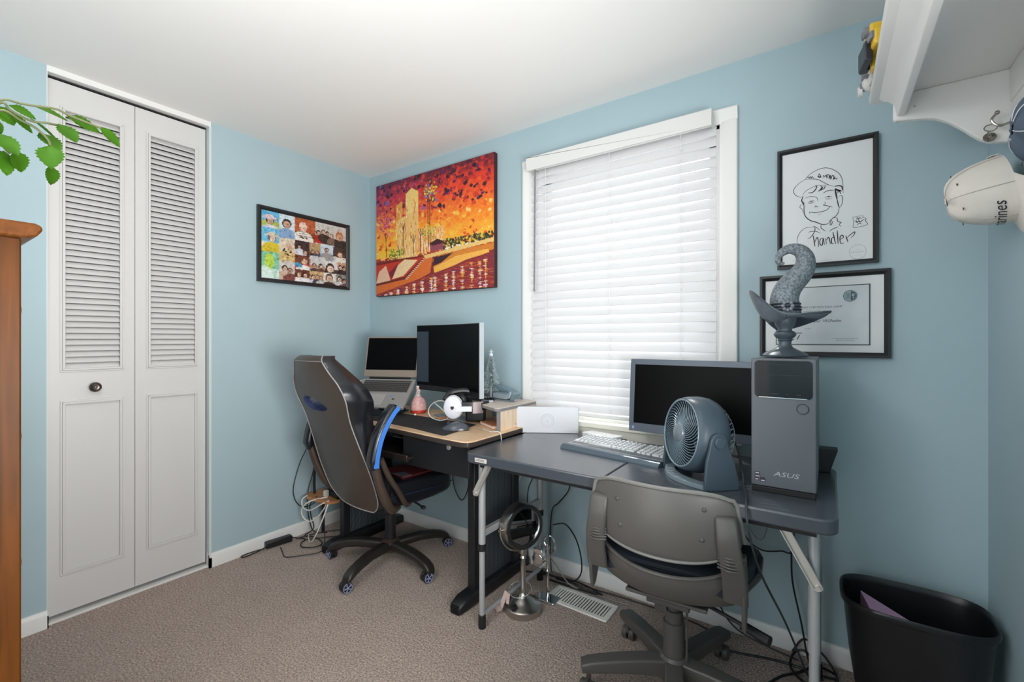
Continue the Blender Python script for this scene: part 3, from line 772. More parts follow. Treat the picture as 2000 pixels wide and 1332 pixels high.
for k, ang in enumerate((67, 139, 211, 283, 355)):
    Mx = R(ang); rg = []
    for x, zc, w, h in ((.03, .105, .030, .030), (.12, .110, .029, .026), (.22, .108, .028, .022), (.30, .102, .027, .019), (.325, .098, .025, .015)):
        rg.append([(x, a, zc+b) for a, b in rrect(-w, w, -h, h, .008, 3)])
    build('base_leg', MB().loft(rg, M=Mx), M_gpd, tc_, ang=40)
    cm = Mx @ T(.30, 0, 0) @ R((20, -55, 60, 15, -30)[k])
    ca = MB(); ca.cyl((0, 0, .05), (0, 0, .085), .008, 12, M=cm).box(-.010, .030, -.006, .006, .035, .060, cm)
    for s_ in (1, -1): ca.lathe([(0, .004), (.023, .004), (.026, .008), (.026, .022), (.022, .026), (.0, .026)], 20, cm @ frame((.012, 0, .026), (1, 0, 0), (0, 0, 1) if s_ < 0 else (0, 0, -1), (0, -s_, 0)))
    build('caster', ca, M_gpd, tc_)

# ------------------------------------------------ things on the oak desk
M_mat = mat('desk_mat_fabric', rgb(34, 35, 38), .8, bump=.15, bscale=600)
mt = MB().prism([(.45, -.30), (.45, -.560), (.60, -.530), (.80, -.532), (1.05, -.555), (1.295, -.597), (1.312, -.588), (1.290, -.42), (1.262, -.305), (1.0, -.300), (.80, -.290), (.6, -.288)], DZ, DZ+.004)
dm = build('desk_mat', mt, M_mat); tag(dm, 'large black desk mat covering the oak desktop', 'mat')

# laptop on a raised stand
lyaw = -66+90
LP = Vector((.530, -.262, .995))
lt = thing('laptop', 'silver grey open laptop with dark screen tilted up on a stand', 'laptop', tuple(LP), lyaw)
M_lap = mat('laptop_grey', rgb(158, 156, 154), .4, .35)
tiltM = R(37, 'X')   # deck slopes down to the front (-Y local)
dk = MB().prism(rrect(-.18, .18, -.245, 0, .010, 4), -.008, .008, tiltM)
build('base', dk, M_lap, lt, bevel=.002)
kb = MB().box(-.155, .160, -.118, -.014, .0081, .0088, tiltM); kb_o = build('keyboard', kb, mat('key_well', rgb(120, 118, 116), .5), lt)
ks = MB()
for r_ in range(6):
    y0 = -.017-.0165*r_; n = 19; w = .308/n
    h = .013 if r_ else .010
    j = 0
    while j < n:
        k = 1
        if r_ == 5 and j == 4: k = 5
        if r_ in (3, 4) and j == 0: k = 2
        x0 = -.152+w*j
        ks.box(x0+.0008, x0+w*k-.0012, y0-h, y0, .0088, .0105, tiltM); j += k
k_ = build('keys', ks, mat('dark_keys', rgb(50, 48, 47), .5), kb_o)
build('touchpad', MB().prism(rrect(-.085, .035, -.225, -.135, .004, 3), .0081, .0086, tiltM), mat('touchpad_grey', rgb(166, 164, 162), .35), lt)
sk = MB().box(.06, .08, -.152, -.142, .0082, .0087, tiltM); build('sticker', sk, mat('blue_sticker', rgb(110, 140, 210), .4), lt)
sk = MB().box(.085, .10, -.180, -.168, .0082, .0087, tiltM); build('sticker', sk, mat('dark_sticker', rgb(60, 56, 54), .4), lt)
LM = T(0, .006, .012) @ R(-12, 'X')
sc = MB().prism(rrect(-.178, .178, .006, .262, .008, 4), -.004, .003, LM @ frame((0, 0, 0), (1, 0, 0), (0, 0, 1), (0, -1, 0)))
ld = build('lid', sc, mat('lid_bezel', rgb(146, 132, 120), .4, .2), lt, bevel=.0015)
build('screen', MB().box(-.168, .168, -.0036, -.0031, .050, .254, LM), M_screen, ld)
hn = MB().cyl((-.135, .004, .010), (.135, .004, .010), .008, 12); build('hinge', hn, M_blackp, lt)
# stand
sm = thing('laptop_stand', 'dark folding laptop stand holding the grey laptop above the desk', 'stand', (.555, -.330, DZ+.004), lyaw)
s_ = MB(); s_.box(-.12, .12, -.12, .10, 0, .006)
for x in (-.10, .10): s_.tube([(x, -.10, .006), (x, .03, .08), (x, .075, .125)], .007, 8, smooth=1).tube([(x, .09, .006), (x, -.02, .06)], .007, 8, smooth=1)
build('stand_frame', s_, M_black, sm)
s_ = MB()
Mp = T(LP.x, LP.y, LP.z) @ R(lyaw) @ tiltM
s_.box(-.13, .13, -.235, -.02, -.0125, -.0090, Mp).box(-.06, -.03, -.250, -.235, -.0125, .004, Mp).box(.03, .06, -.250, -.235, -.0125, .004, Mp)
build('tray', s_, M_black, sm, world=True)
# charger plug on the laptop's far side
cc = MB().tube([(.372, -.335, .985), (.350, -.345, .985), (.325, -.35, .955), (.318, -.335, .90), (.30, -.30, .82), (.29, -.25, .806)], .004, 8)
o = build('white_charging_cable', cc, M_cablew); tag(o, 'white charging cable hooked over the left edge of the laptop', 'cable')

# curved monitor
A_ = Vector((1.322, -.306, 0)); B_ = Vector((.722, -.172, 0))
mc = (A_+B_)/2
xd = (A_-B_).normalized(); yaw = math.degrees(math.atan2(xd.y, xd.x)); Wm = (A_-B_).length
cm = thing('curved_monitor', 'large curved monitor with blank black screen standing on the oak desk', 'monitor', (mc.x, mc.y, DZ), yaw)
def cs_(u): return .035*(u*u)   # edges come forward
def cslab(x0, x1, z0, z1, yf, yb, NN=20):
    m = MB(); rg = []
    for i in range(NN+1):
        u = -1+2*i/NN; x = x0+(x1-x0)*i/NN; uu = x/(Wm/2); d = -cs_(uu)+.035
        rg.append([(x, yf+d-.035, z0), (x, yb+d-.035, z0), (x, yb+d-.035, z1), (x, yf+d-.035, z1)])
    return m.loft(rg)
Zm0, Zm1 = .143, .535
build('housing', cslab(-Wm/2, Wm/2, Zm0, Zm1, .002, .030), mat('monitor_silver', rgb(196, 206, 212), .35, .3), cm, ang=30)
build('bezel', cslab(-Wm/2+.002, Wm/2-.006, Zm0+.001, Zm1-.002, -.001, .004), M_blackp, cm, ang=30)
build('screen', cslab(-Wm/2+.006, Wm/2-.010, Zm0+.032, Zm1-.006, -.002, .001), M_screen, cm, ang=30)
build('screen_side_strip', cslab(-Wm/2+.008, -Wm/2+.105, Zm0+.05, Zm1-.04, -.0028, -.0022), mat('dim_blue_grey', rgb(40, 50, 62), .4), cm, ang=30, label='dim blue grey strip at the left of the screen')
build('logo_mark', MB().lathe([(0, 0), (.006, 0), (.006, .0008), (0, .0008)], 16, frame((.01, -.0020+.0, Zm0+.016), (1, 0, 0), (0, 0, 1), (0, -1, 0))), mat('dark_logo', rgb(70, 74, 80), .3), cm)
build('power_light', MB().ellipsoid((.235, -.016, Zm0+.012), (.003, .002, .002), 8, 6), mat('white_led', rgb(230, 235, 240), .3), cm)
s_ = MB(); s_.box(-.04, .04, .034, .055, .0, .32).box(-.045, .045, .028, .045, .22, .38)
build('stand_neck', s_, mat('monitor_stand_grey', rgb(150, 162, 168), .35, .4), cm, bevel=.004)
s_ = MB().prism([(-.14, -.02), (.14, -.02), (.10, .075), (-.10, .075)], 0, .010); build('stand_base', s_, MATS['monitor_stand_grey'], cm, bevel=.003)

# perfume bottle / trinket: pink round pouch with white ribbon
pb = thing('pink_gift_pouch', 'small pink floral pouch with white ribbon tied at its neck', 'pouch', (.722, -.200, DZ))
p_ = MB().lathe([(.0, 0), (.034, .002), (.046, .012), (.050, .035), (.047, .062), (.036, .084), (.022, .096), (.012, .104), (.010, .125), (.016, .15), (.014, .158), (0, .157)], 28)
vpm = mat('pink_floral', rgb(226, 178, 176), .5, noise=.22, nscale=70)
build('pouch_body', p_, vpm, pb)
build('pouch_base', MB().lathe([(.0, 0), (.040, 0), (.048, .006), (.048, .020), (0, .020)], 24), mat('red_band', rgb(196, 60, 44), .35), pb)
rb = MB(); rb.torus((0, 0, .107), .012, .004, 16, 6).ribbon([(0, 0), (.02, .03), (.035, .025), (.015, .0)], .010, T(-.01, -.013, .11) @ R(90, 'X')).ribbon([(0, 0), (-.02, -.02), (-.034, -.05)], .009, T(-.004, -.014, .11) @ R(90, 'X')).ribbon([(0, 0), (.006, -.03), (.010, -.055)], .009, T(.004, -.014, .11) @ R(90, 'X')).ellipsoid((0, 0, .16), (.016, .014, .007), 12, 8)
build('ribbon', rb, mat('ribbon_white', rgb(232, 226, 222), .4), pb)
# small white bead on the mat
o = build('white_bead', MB().ellipsoid((.800, -.300, DZ+.010), (.007, .007, .006), 14, 10), mat('bead_white', rgb(236, 236, 236), .3)); tag(o, 'tiny white bead lying at the back edge of the desk mat', 'bead')

# headset
hs = thing('headset', 'white and black gaming headset leaning on its side on the desk mat', 'headphones', (1.168, -.360, DZ+.004), 30); hs.scale = (1.32, 1.32, 1.32)
# local: x right along view, y away; ear cup facing camera (-Y)
M_hw = mat('headset_white', rgb(222, 224, 232), .3); M_hk = mat('headset_black', rgb(26, 27, 31), .4)
def cup(y, sgn, mb1, mb2, c):
    F = frame((c[0], y, c[1]), (1, 0, 0), (0, 0, 1), (0, -1, 0))
    mb2.lathe([(.0, -.030), (.036, -.028), (.044, -.018), (.044, -.006), (.040, 0)], 30, F @ Matrix.Diagonal((.90, 1.08, 1, 1)))
    mb1.lathe([(.041, -.004), (.044, .004), (.040, .016), (.028, .024), (.0, .027)], 30, F @ Matrix.Diagonal((.90, 1.08, 1, 1)))
w_ = MB(); k_ = MB(); cup(-.030, 1, w_, k_, (0, .072)); 
build('ear_cup', w_, M_hw, hs, label='white outer ear cup'); build('ear_cushion', k_, M_hk, hs)
w_ = MB(); k_ = MB(); cup(.075, 1, w_, k_, (.0, .078)); build('ear_cup', w_, M_hk, hs); build('ear_cushion', k_, M_hk, hs)
bd = MB()
bd.tube([(.035, -.045, .078), (.075, -.040, .078), (.112, -.020, .074), (.130, .020, .078), (.118, .055, .085), (.08, .075, .085), (.04, .077, .082)], 0, 8, prof=[(-.006, -.016), (.006, -.016), (.006, .016), (-.006, .016)])
build('headband', bd, M_hk, hs, bevel=.002)
bd = MB(); bd.tube([(.012, -.052, .066), (.045, -.052, .068), (.075, -.048, .068)], 0, 8, prof=[(-.004, -.010), (.004, -.010), (.004, .010), (-.004, .010)]); build('band_arm', bd, M_hw, hs, bevel=.001, label='white arm joining cup and band')
bd = MB(); bd.tube([(.078, -.047, .072), (.100, -.036, .072), (.114, -.020, .072)], 0, 8, prof=[(-.009, -.022), (.003, -.022), (.003, .022), (-.009, .022)]); build('band_plate', bd, mat('rose_grey', rgb(170, 156, 158), .35, .3), hs, bevel=.001)
lg = MB().prism([(-.006, .006), (.006, .006), (.007, -.001), (0, -.008), (-.007, -.001)], 0, .001, frame((0, -.0575, .072), (1, 0, 0), (0, 0, 1), (0, -1, 0))); build('cup_emblem', lg, M_ink, hs)
# folded band arc seen above the cup
bd = MB(); bd.tube([(-.040, -.01, .095), (-.02, .01, .122), (.03, .03, .130), (.08, .045, .118), (.12, .05, .10)], .012, 10); build('headband_pad', bd, M_hk, hs)
# headset stand
k_ = MB(); k_.box(.03, .11, .05, .10, 0, .055); build('stand_block', k_, M_hk, hs, bevel=.008)

# mouse
ms = thing('computer_mouse', 'dark grey computer mouse on the desk mat in front of the headset', 'mouse', (1.262, -.462, DZ+.004), 215); ms.scale = (1.15, 1.15, 1.1)
rg = []
for i in range(13):
    t = i/12; x = -.058+.116*t; w = .033*math.sin(PI*min(1, max(.0, (t*.92+.06))))**.45; h = .038*math.sin(PI*(t*.86+.09))**.8*(1-.25*t)
    w = max(w, .006); h = max(h, .004); rg.append([(x, w*math.cos(a), max(0, h*math.sin(a))) for a in np.linspace(0, PI, 13)])
o = build('mouse_body', MB().loft(rg), mat('mouse_grey', rgb(70, 76, 84), .25), ms, ang=60)
build('mouse_wheel', MB().cyl((.030, -.003, .028), (.030, .003, .028), .008, 14), M_black, ms)
# cables by the headset
o = build('white_headset_cable', MB().tube([(1.14, -.36, .83), (1.13, -.36, .89), (1.09, -.355, .914), (1.03, -.35, .912), (.965, -.34, .880), (.945, -.335, .840), (.975, -.335, .812), (1.05, -.34, .808), (1.10, -.34, .83), (1.05, -.34, .87), (.98, -.33, .90)], .0030, 8), M_cablew); tag(o, 'white cable looping beside the headset', 'cable')
o = build('orange_cable', MB().tube([(1.01, -.32, .808), (1.05, -.30, .82), (1.09, -.29, .85), (1.12, -.285, .865)], .003, 8), mat('orange_cable', rgb(226, 120, 56), .4)); tag(o, 'short orange cable behind the white headset cable', 'cable')
# book under the riser
bk = thing('notebook', 'slim tan notebook lying under the right end of the riser', 'book', (1.362, -.262, DZ), -28)
build('pages', MB().box(-.075, .080, -.055, .075, .003, .015), mat('page_edges', rgb(226, 212, 200), .7), bk)
build('cover', MB().box(-.077, .082, -.057, .077, .0, .003).box(-.077, .082, -.057, .077, .015, .018).box(-.079, -.076, -.057, .077, 0, .018), mat('tan_cover', rgb(186, 122, 92), .5), bk)
o = build('thin_cord', MB().tube([(1.37, -.38, .803), (1.44, -.405, .803), (1.485, -.40, .806), (1.497, -.40, .78), (1.498, -.40, .72)], .0018, 6), M_cablew); tag(o, 'thin pale cord hanging over the right edge of the oak desk', 'cord')

# on the riser: small tinsel tree
tt = thing('tinsel_tree', 'small silver tinsel tree standing behind the curved monitor', 'ornament', (1.212, -.110, ZR))
M_tin = mat('tinsel_silver', rgb(232, 244, 246), .4)
t_ = MB(); t_.cyl((0, 0, 0), (0, 0, .26), .004, 8)
build('trunk', t_, M_tin, tt)
lf_ = MB(); rnd = random.Random(3)
for k in range(520):
    t = rnd.random()**.8; z = .035+.205*t; rr_ = .062*(1-t*.85)*(.8+.4*rnd.random()); a = rnd.random()*2*PI
    p = Vector((0, 0, z+.008)); q = Vector((rr_*math.cos(a), rr_*math.sin(a), z+.012*rnd.random()-.004))
    sd_ = Vector((-math.sin(a), math.cos(a), 0))*.007; up_ = Vector((0, 0, .007))
    m_ = p.lerp(q, .55)+up_
    lf_.add([p, m_+sd_, q, m_-sd_, m_-up_], [(0, 1, 2, 3), (0, 3, 4), (0, 4, 1), (1, 4, 2), (3, 2, 4)])
build('tinsel', lf_, M_tin, tt, ang=0)
st_ = MB(); 
for k in range(5):
    a = PI/2+k*2*PI/5; st_.add([(0, -.004, .262), (.020*math.cos(a), 0, .262+.020*math.sin(a)), (.008*math.cos(a+.6), 0, .262+.008*math.sin(a+.6)), (.008*math.cos(a-.6), 0, .262+.008*math.sin(a-.6)), (0, .004, .262)], [(0, 1, 2), (0, 3, 1), (4, 2, 1), (4, 1, 3)])
st_.ellipsoid((0, 0, .246), (.012, .012, .012), 12, 8); build('tree_top', st_, M_tin, tt, ang=0)
# silver desk phone / docking device
dv = thing('docking_station', 'silver docking device with slanted arm on the right of the riser', 'device', (1.322, -.135, ZR), -14)
M_sil = mat('silver_device', rgb(206, 222, 232), .25, .55); M_sid = mat('slate_device', rgb(120, 142, 154), .3, .3)
M_yz = frame((0, 0, 0), (1, 0, 0), (0, 0, 1), (0, -1, 0))
build('body', MB().prism([(-.062, .012), (.050, .012), (.075, .022), (.092, .050), (.078, .056), (.055, .038), (-.062, .040)], -.030, .030, M_yz), M_sil, dv, bevel=.003)
build('arm', MB().prism([(-.060, .078), (-.02, .078), (.055, .066), (.095, .052), (.088, .038), (.05, .050), (-.01, .056), (-.040, .066)], -.026, .026, M_yz), M_sid, dv, bevel=.003)
build('end_plate', MB().prism([(.070, .018), (.088, .012), (.108, .046), (.092, .054)], -.027, .027, M_yz), M_sid, dv, bevel=.002)
build('foot_plate', MB().prism([(-.065, 0), (.070, 0), (.062, .009), (-.065, .007)], -.028, .028, M_yz), mat('dark_silver', rgb(150, 162, 168), .3, .5), dv, bevel=.001)
o = build('phone_cradle', MB().box(-.045, .020, -.02, .02, 0, .012, T(1.30, -.245, ZR) @ R(-20)), mat('cradle_silver', rgb(200, 208, 214), .3, .4), bevel=.004); tag(o, 'flat silver cradle under the lower right corner of the curved monitor', 'cradle')
o = build('black_clip', MB().box(-.012, .012, -.012, .012, 0, .018, T(1.275, -.185, ZR)), M_blackp, bevel=.003); tag(o, 'small black clip between the cradle and the silver docking device', 'clip')

# ------------------------------------------------ things on the folding table
bx = thing('aluminium_box', 'flat silver box with a faint ring mark standing at the back of the table', 'box', (1.600, -.1425, TZ), 31)
build('shell', MB().box(-.158, .158, -.0, .018, 0, .134), mat('aluminium', rgb(204, 206, 212), .42, .35), bx, bevel=.0025)
rg_ = MB().torus((0, -.0003, .064), .034, .0006, 40, 5, frame((0, 0, 0), (1, 0, 0), (0, 0, 1), (0, -1, 0)) @ T(0, .064, 0) @ T(0, 0, -.064) @ Matrix.Identity(4)) if False else MB()
F = frame((.0, -.0004, .064), (1, 0, 0), (0, 0, 1), (0, -1, 0))
rg_.torus((0, 0, 0), .033, .0006, 40, 5, F).torus((0, 0, 0), .024, .0004, 40, 5, F).lathe([(0, 0), (.0022, 0), (0, .0012)], 10, F).ribbon([(-.008, -.004), (0, -.010), (.008, -.004)], .0012, F)
build('ring_mark', rg_, mat('faint_mark', rgb(168, 168, 176), .4, .4), bx)

# keyboard: front-left (1.80,-.345) ... 
kx = Vector((2.279-1.812, -.423+.345, 0)).normalized(); kyaw = math.degrees(math.atan2(kx.y, kx.x))
kc = Vector((1.812, -.350, TZ))
kbd = thing('computer_keyboard', 'silver full-size keyboard with dark glossy palm edge on the table', 'keyboard', tuple(kc), kyaw)
M_ks = mat('keyboard_silver', rgb(186, 190, 194), .35, .2)
tk = R(4.5, 'X')
build('body', MB().prism([(0, 0), (.455, 0), (.455, .185), (.010, .185)], .002, .014, tk), M_ks, kbd, bevel=.002)
rg = []
for x in np.linspace(-.002, .457, 8): rg.append([(x, y, z) for y, z in ((-.030, .0), (-.028, .008), (-.015, .017), (.0, .021), (.012, .019), (.012, 0))])
build('palm_edge', MB().loft(rg), mat('glossy_slate', rgb(88, 102, 114), .18, .2), kbd, ang=50, label='glossy slate palm edge')
keys = MB()
rows = [(22, .012), (21, .016), (21, .016), (21, .016), (21, .016), (18, .016)]
yy = .172
for ri, (n, h) in enumerate(rows):
    xs = [(.012+i*(.300/15), .300/15) for i in range(15)]+[(.322+i*.0205, .0205) for i in range(3)]+[(.388+i*.0165, .0165) for i in range(4)]
    if ri == 5: xs = [(.012, .026), (.038, .022), (.060, .024), (.084, .120), (.204, .024), (.228, .022), (.250, .022), (.272, .04)]+[(.322+i*.0205, .0205) for i in range(3)]+[(.388, .033), (.421, .0165), (.4375, .0165)]
    y1 = yy; y0 = y1-h; yy = y0-(.008 if ri == 0 else .0035)
    for x0, w in xs:
        w0 = w-.0035
        vs = [(x0, y0, .014), (x0+w0, y0, .014), (x0+w0, y1, .014), (x0, y1, .014), (x0+.0015, y0+.0015, .0205), (x0+w0-.0015, y0+.0015, .0205), (x0+w0-.0015, y1-.0015, .021), (x0+.0015, y1-.0015, .021)]
        keys.add(vs, [(0, 3, 2, 1), (4, 5, 6, 7), (0, 1, 5, 4), (1, 2, 6, 5), (2, 3, 7, 6), (3, 0, 4, 7)], tk)
build('keys', keys, mat('keys_silver', rgb(202, 206, 210), .4), kbd)
build('key_bed', MB().prism([(.009, .028), (.452, .028), (.452, .176), (.012, .176)], .0141, .0146, tk), mat('key_bed_dark', rgb(98, 104, 110), .5), kbd)

# white router box behind the keyboard
rt = thing('white_router', 'low white box with a cable behind the left half of the keyboard', 'router', (1.885, -.115, TZ), -12)
rg = MB().prism([(-.095, -.030), (.085, -.045), (.095, .040), (-.085, .040)], .003, .026); build('body', rg, mat('gloss_white', rgb(226, 228, 230), .25), rt, bevel=.004)
build('foot', MB().box(-.085, .080, -.028, .034, 0, .003), M_greymetal, rt)
o = build('router_cord', MB().tube([(1.985, -.13, .785), (2.02, -.145, .790), (2.05, -.170, .778), (2.09, -.155, .775), (2.16, -.12, .775)], .0022, 6), M_cable); tag(o, 'short black cord running from the white box behind the keyboard', 'cord')

# flat-screen monitor
fm = thing('flat_monitor', 'wide flat monitor with slate grey frame and black screen under the blind', 'monitor', (2.305, -.190, TZ), -1.5)
Mt = T(0, 0, .075) @ R(-5, 'X'); Wf = .515; Hf = .318
MX = frame((0, 0, 0), (1, 0, 0), (0, 0, 1), (0, -1, 0))
M_sl = mat('slate_monitor_frame', rgb(92, 102, 114), .35, .2)
build('housing', MB().box(-Wf/2, Wf/2, .0, .035, 0, Hf, Mt), M_sl, fm, bevel=.004)
fr = MB(); a = .020
fr.box(-Wf/2, Wf/2, -.006, 0, Hf-.024, Hf, Mt).box(-Wf/2, Wf/2, -.006, 0, 0, .036, Mt).box(-Wf/2, -Wf/2+a, -.006, 0, .036, Hf-.024, Mt).box(Wf/2-a, Wf/2, -.006, 0, .036, Hf-.024, Mt)
build('bezel', fr, M_sl, fm, bevel=.0015)
build('screen', MB().box(-Wf/2+a, Wf/2-a, -.003, -.001, .036, Hf-.024, Mt), M_screen, fm)
build('logo_mark', MB().box(-Wf/2+.014, -Wf/2+.024, -.0068, -.006, .010, .022, Mt), mat('pale_blue_mark', rgb(140, 164, 190), .4), fm)
build('stand_neck', MB().box(-.04, .04, .030, .050, .0, .20), M_sl, fm, bevel=.003)
build('stand_base', MB().prism(rrect(-.13, .13, -.075, .11, .05, 6), 0, .010), mat('stand_white', rgb(216, 220, 224), .3), fm, bevel=.003)

# desktop computer tower
pc = thing('computer_tower', 'silver desktop computer tower with glossy black drive panel on the right of the table', 'computer', (2.668, -.325, TZ))
PX0, PX1, PY0, PY1 = -.094, .080, -.190, .200; PH = .421
M_pc = mat('pc_silver', rgb(94, 99, 105), .5, .2)
build('case', MB().box(PX0, PX1, PY0+.022, PY1, .014, PH-.004), mat('pc_case_dark', rgb(96, 108, 114), .45, .3), pc, bevel=.002)
build('front_panel', MB().prism(rrect(PX0, PX1, .018, PH, .005, 4), -PY0-.022, -PY0, frame((0, 0, 0), (1, 0, 0), (0, 0, 1), (0, -1, 0))), M_pc, pc, bevel=.003)
F = frame((0, PY0-.0005, 0), (1, 0, 0), (0, 0, 1), (0, -1, 0))
gp = MB().prism(rrect(PX0+.010, PX1-.010, PH-.122, PH-.007, .012, 5), 0, .002, F)
M_gloss = mat('glossy_black', rgb(12, 16, 22), .06, spec=.35)
go = build('drive_panel', gp, M_gloss, pc, label='glossy black drive panel')
ln = MB(); ln.box(PX0+.010, PX1-.010, PY0-.0032, PY0-.0024, PH-.018, PH-.0165).box(PX0+.010, PX1-.010, PY0-.0032, PY0-.0024, PH-.052, PH-.0500)
for x0, x1 in ((-.062, -.052), (-.040, -.018), (.002, .008), (.028, .042)): ln.box(x0, x1, PY0-.0032, PY0-.0024, PH-.112, PH-.108)
build('drive_slots', ln, M_black, go)
build('chrome_strip', MB().box(PX0+.022, PX1-.024, PY0-.005, PY0-.0025, PH-.1225, PH-.1205), M_chrome, go)
F2 = frame((.045, PY0-.0008, PH-.152), (1, 0, 0), (0, 0, 1), (0, -1, 0))
bt = MB().lathe([(0, .0005), (.0135, .0005), (.0135, .002), (0, .002)], 32, F2); bo_ = build('power_button', bt, M_pc, pc)
build('button_ring', MB().torus((0, 0, .0015), .0150, .0014, 36, 6, F2), mat('ring_dark', rgb(70, 78, 84), .3, .4), bo_)
build('maker_lettering', textmb('ASUS', .020, F @ T(-.032, .056, .0006), shear=.25, wf=1.45, ext=.0003), mat('pale_silver', rgb(176, 180, 184), .4, .3), pc)
for (x, z, w, h) in ((-.084, .054, .014, .008), (-.084, .044, .016, .008), (-.084, .034, .012, .008), (-.068, .032, .014, .013)):
    so_ = build('sticker', MB().box(x, x+w, PY0-.0009, PY0-.0003, z, z+h), mat('dark_purple_sticker', rgb(40, 34, 50), .3), pc)
    build('sticker_print', MB().box(x+.002, x+w-.002, PY0-.0012, PY0-.0009, z+.002, z+.005), mat('sticker_white', rgb(200, 200, 206), .4), so_)
build('foot', MB().box(PX0+.002, PX1-.002, PY0-.0, PY0+.06, 0, .017), M_black, pc, bevel=.002)
build('foot', MB().box(PX0+.002, PX1-.002, PY1-.06, PY1, 0, .014), M_black, pc, bevel=.002)
o = build('black_speaker_wedge', MB().prism([(0, 0), (.06, 0), (.085, .085), (.02, .085)], 0, .06, frame((2.720, -.105, TZ), (.9, .1, 0), (0, 0, 1), (0, -1, 0))), M_blackp, bevel=.003); tag(o, 'black wedge peeking out behind the right side of the computer tower', 'device')

# wizard hat trophy
wh = thing('hat_trophy', 'grey sculpted wizard hat trophy with curled tip standing on the computer tower', 'trophy', (2.655, -.345, TZ+PH-.0), 20)
M_tr = mat('trophy_grey', rgb(84, 95, 104), .4, .25)
def trm():
    m = mat('trophy_hat_grey', rgb(122, 132, 140), .45, .15, bump=1.0, bscale=420, noise=.6, nscale=150); return m
build('pedestal', MB().lathe([(0, 0), (.066, 0), (.068, .006), (.060, .014), (.046, .020), (.034, .026), (.024, .032), (.019, .040), (.019, .052), (.023, .056), (.020, .060), (.030, .068), (.034, .076), (.030, .084), (.021, .088), (.021, .096), (.028, .106), (.033, .120), (.034, .132), (0, .132)], 40), M_tr, wh)
# brim
rg = MB(); NN = 72; vs = []; prf = []
def brim(a, t, top):
    r = .028+(.082+.050*math.cos(a)**2)*t
    x = r*math.cos(a)*(.68 if math.cos(a) < 0 else .84); y = r*.72*math.sin(a)
    left = max(0, -math.cos(a)); right = max(0, math.cos(a)); front = max(0, -math.sin(a)); back = max(0, math.sin(a))
    z = .140+t*t*(.085*left**3*1.0 + .010*right**2) -.030*t*math.sin(PI*t)*(front*.2) -.055*back*t*t*(1-left)*.9 - .030*(1-abs(math.cos(a)))*t*t*front*0
    z -= .028*t*(1-t)*4*left
    x += .012*t*left*0
    return (x, y, z+(.004 if top else -.004*(1-t*.6)))
K = 9; rings = []
for i in range(NN):
    a = 2*PI*i/NN; row = [brim(a, j/K, True) for j in range(K+1)]+[brim(a, 1-j/K, False) for j in range(K+1)]
    rings.append(row)
build('hat_brim', MB().loft(rings, closed=True), M_tr, wh, ang=60)
rib = MB()
for i in range(60):
    a = PI+.35+(PI*1.0)*i/59
    pts = [Vector(brim(a, t, False))+Vector((0, 0, -.0015)) for t in (.35, .6, .85, .98)]
    rib.tube(pts, .0016, 5, smooth=2)
build('brim_ribs', rib, mat('trophy_light', rgb(120, 130, 138), .4, .2), wh)
path = [(.0, 0, .135), (.000, 0, .165), (-.002, 0, .195), (.006, 0, .225), (.024, 0, .252), (.046, 0, .278), (.060, 0, .305), (.060, 0, .335), (.044, 0, .358), (.016, 0, .366), (-.010, 0, .354), (-.022, 0, .335), (-.016, 0, .318), (-.002, 0, .318)]
build('hat_cone', MB().tube(path, [.050, .045, .043, .041, .038, .035, .031, .027, .022, .017, .013, .010, .008, .004], 20, smooth=6), trm(), wh, ang=70)
bnd = MB()
for k, z in enumerate((.158, .168, .178)): bnd.torus((-.001, 0, z), .0475-.001*k, .0035, 36, 6)
bo2 = build('hat_band', bnd, mat('trophy_dark', rgb(52, 60, 68), .35, .3), wh)
fl = MB()
for k in range(8):
    a = 2*PI*k/8; fl.ellipsoid((-.006+.014*math.cos(a), -.050, .170+.014*math.sin(a)), (.0062, .005, .0062), 10, 8)
build('band_beads', fl, mat('trophy_bead', rgb(126, 134, 142), .4, .1), bo2)

# table fan
fn = thing('table_fan', 'slate blue round air circulator fan standing on the table before the monitor', 'fan', (2.398, -.488, TZ), 0)
FC = Vector((0, 0, .152))
nrm = Vector((-.72, -.67, .12)).normalized(); ax = Vector((.67, -.72, 0)).normalized()   # ax: pivot axis towards near support
upv = ax.cross(nrm).normalized()
if upv.z < 0: upv = -upv
FM = frame(FC, nrm.cross(upv)*-1 if False else upv.cross(nrm), upv, nrm)
M_fan = mat('fan_slate', rgb(62, 77, 88), .42, bump=.08, bscale=500); M_fang = mat('fan_grille', rgb(126, 146, 158), .3, .2)
hsg = MB().lathe([(.110, .052), (.114, .056), (.119, .054), (.126, .030), (.130, .0), (.128, -.030), (.120, -.050), (.114, -.056), (.108, -.055), (.108, -.05), (.110, -.04), (.108, .04), (.108, .052)], 64, FM, cap=False)
build('housing', hsg, M_fan, fn, ang=60)
build('front_rim', MB().torus((0, 0, .055), .1125, .0028, 64, 8, FM), M_fang, fn)
gr = MB(); NG = 44
for k in range(NG):
    a0 = 2*PI*k/NG; pts = []
    for t in np.linspace(0, 1, 7):
        r = .030+.082*t; a = a0+.75*t**1.2; pts.append((r*math.cos(a), r*math.sin(a), .050+.012*(1-t)-(0)))
    gr.tube(pts, .0013, 5, smooth=2, M=FM)
build('front_grille', gr, M_fang, fn)
build('hub_cap', MB().lathe([(0, .050), (.030, .052), (.033, .058), (.030, .066), (.018, .072), (0, .074)], 32, FM), mat('fan_hub', rgb(124, 134, 144), .3, .25), fn)
bl_ = MB()
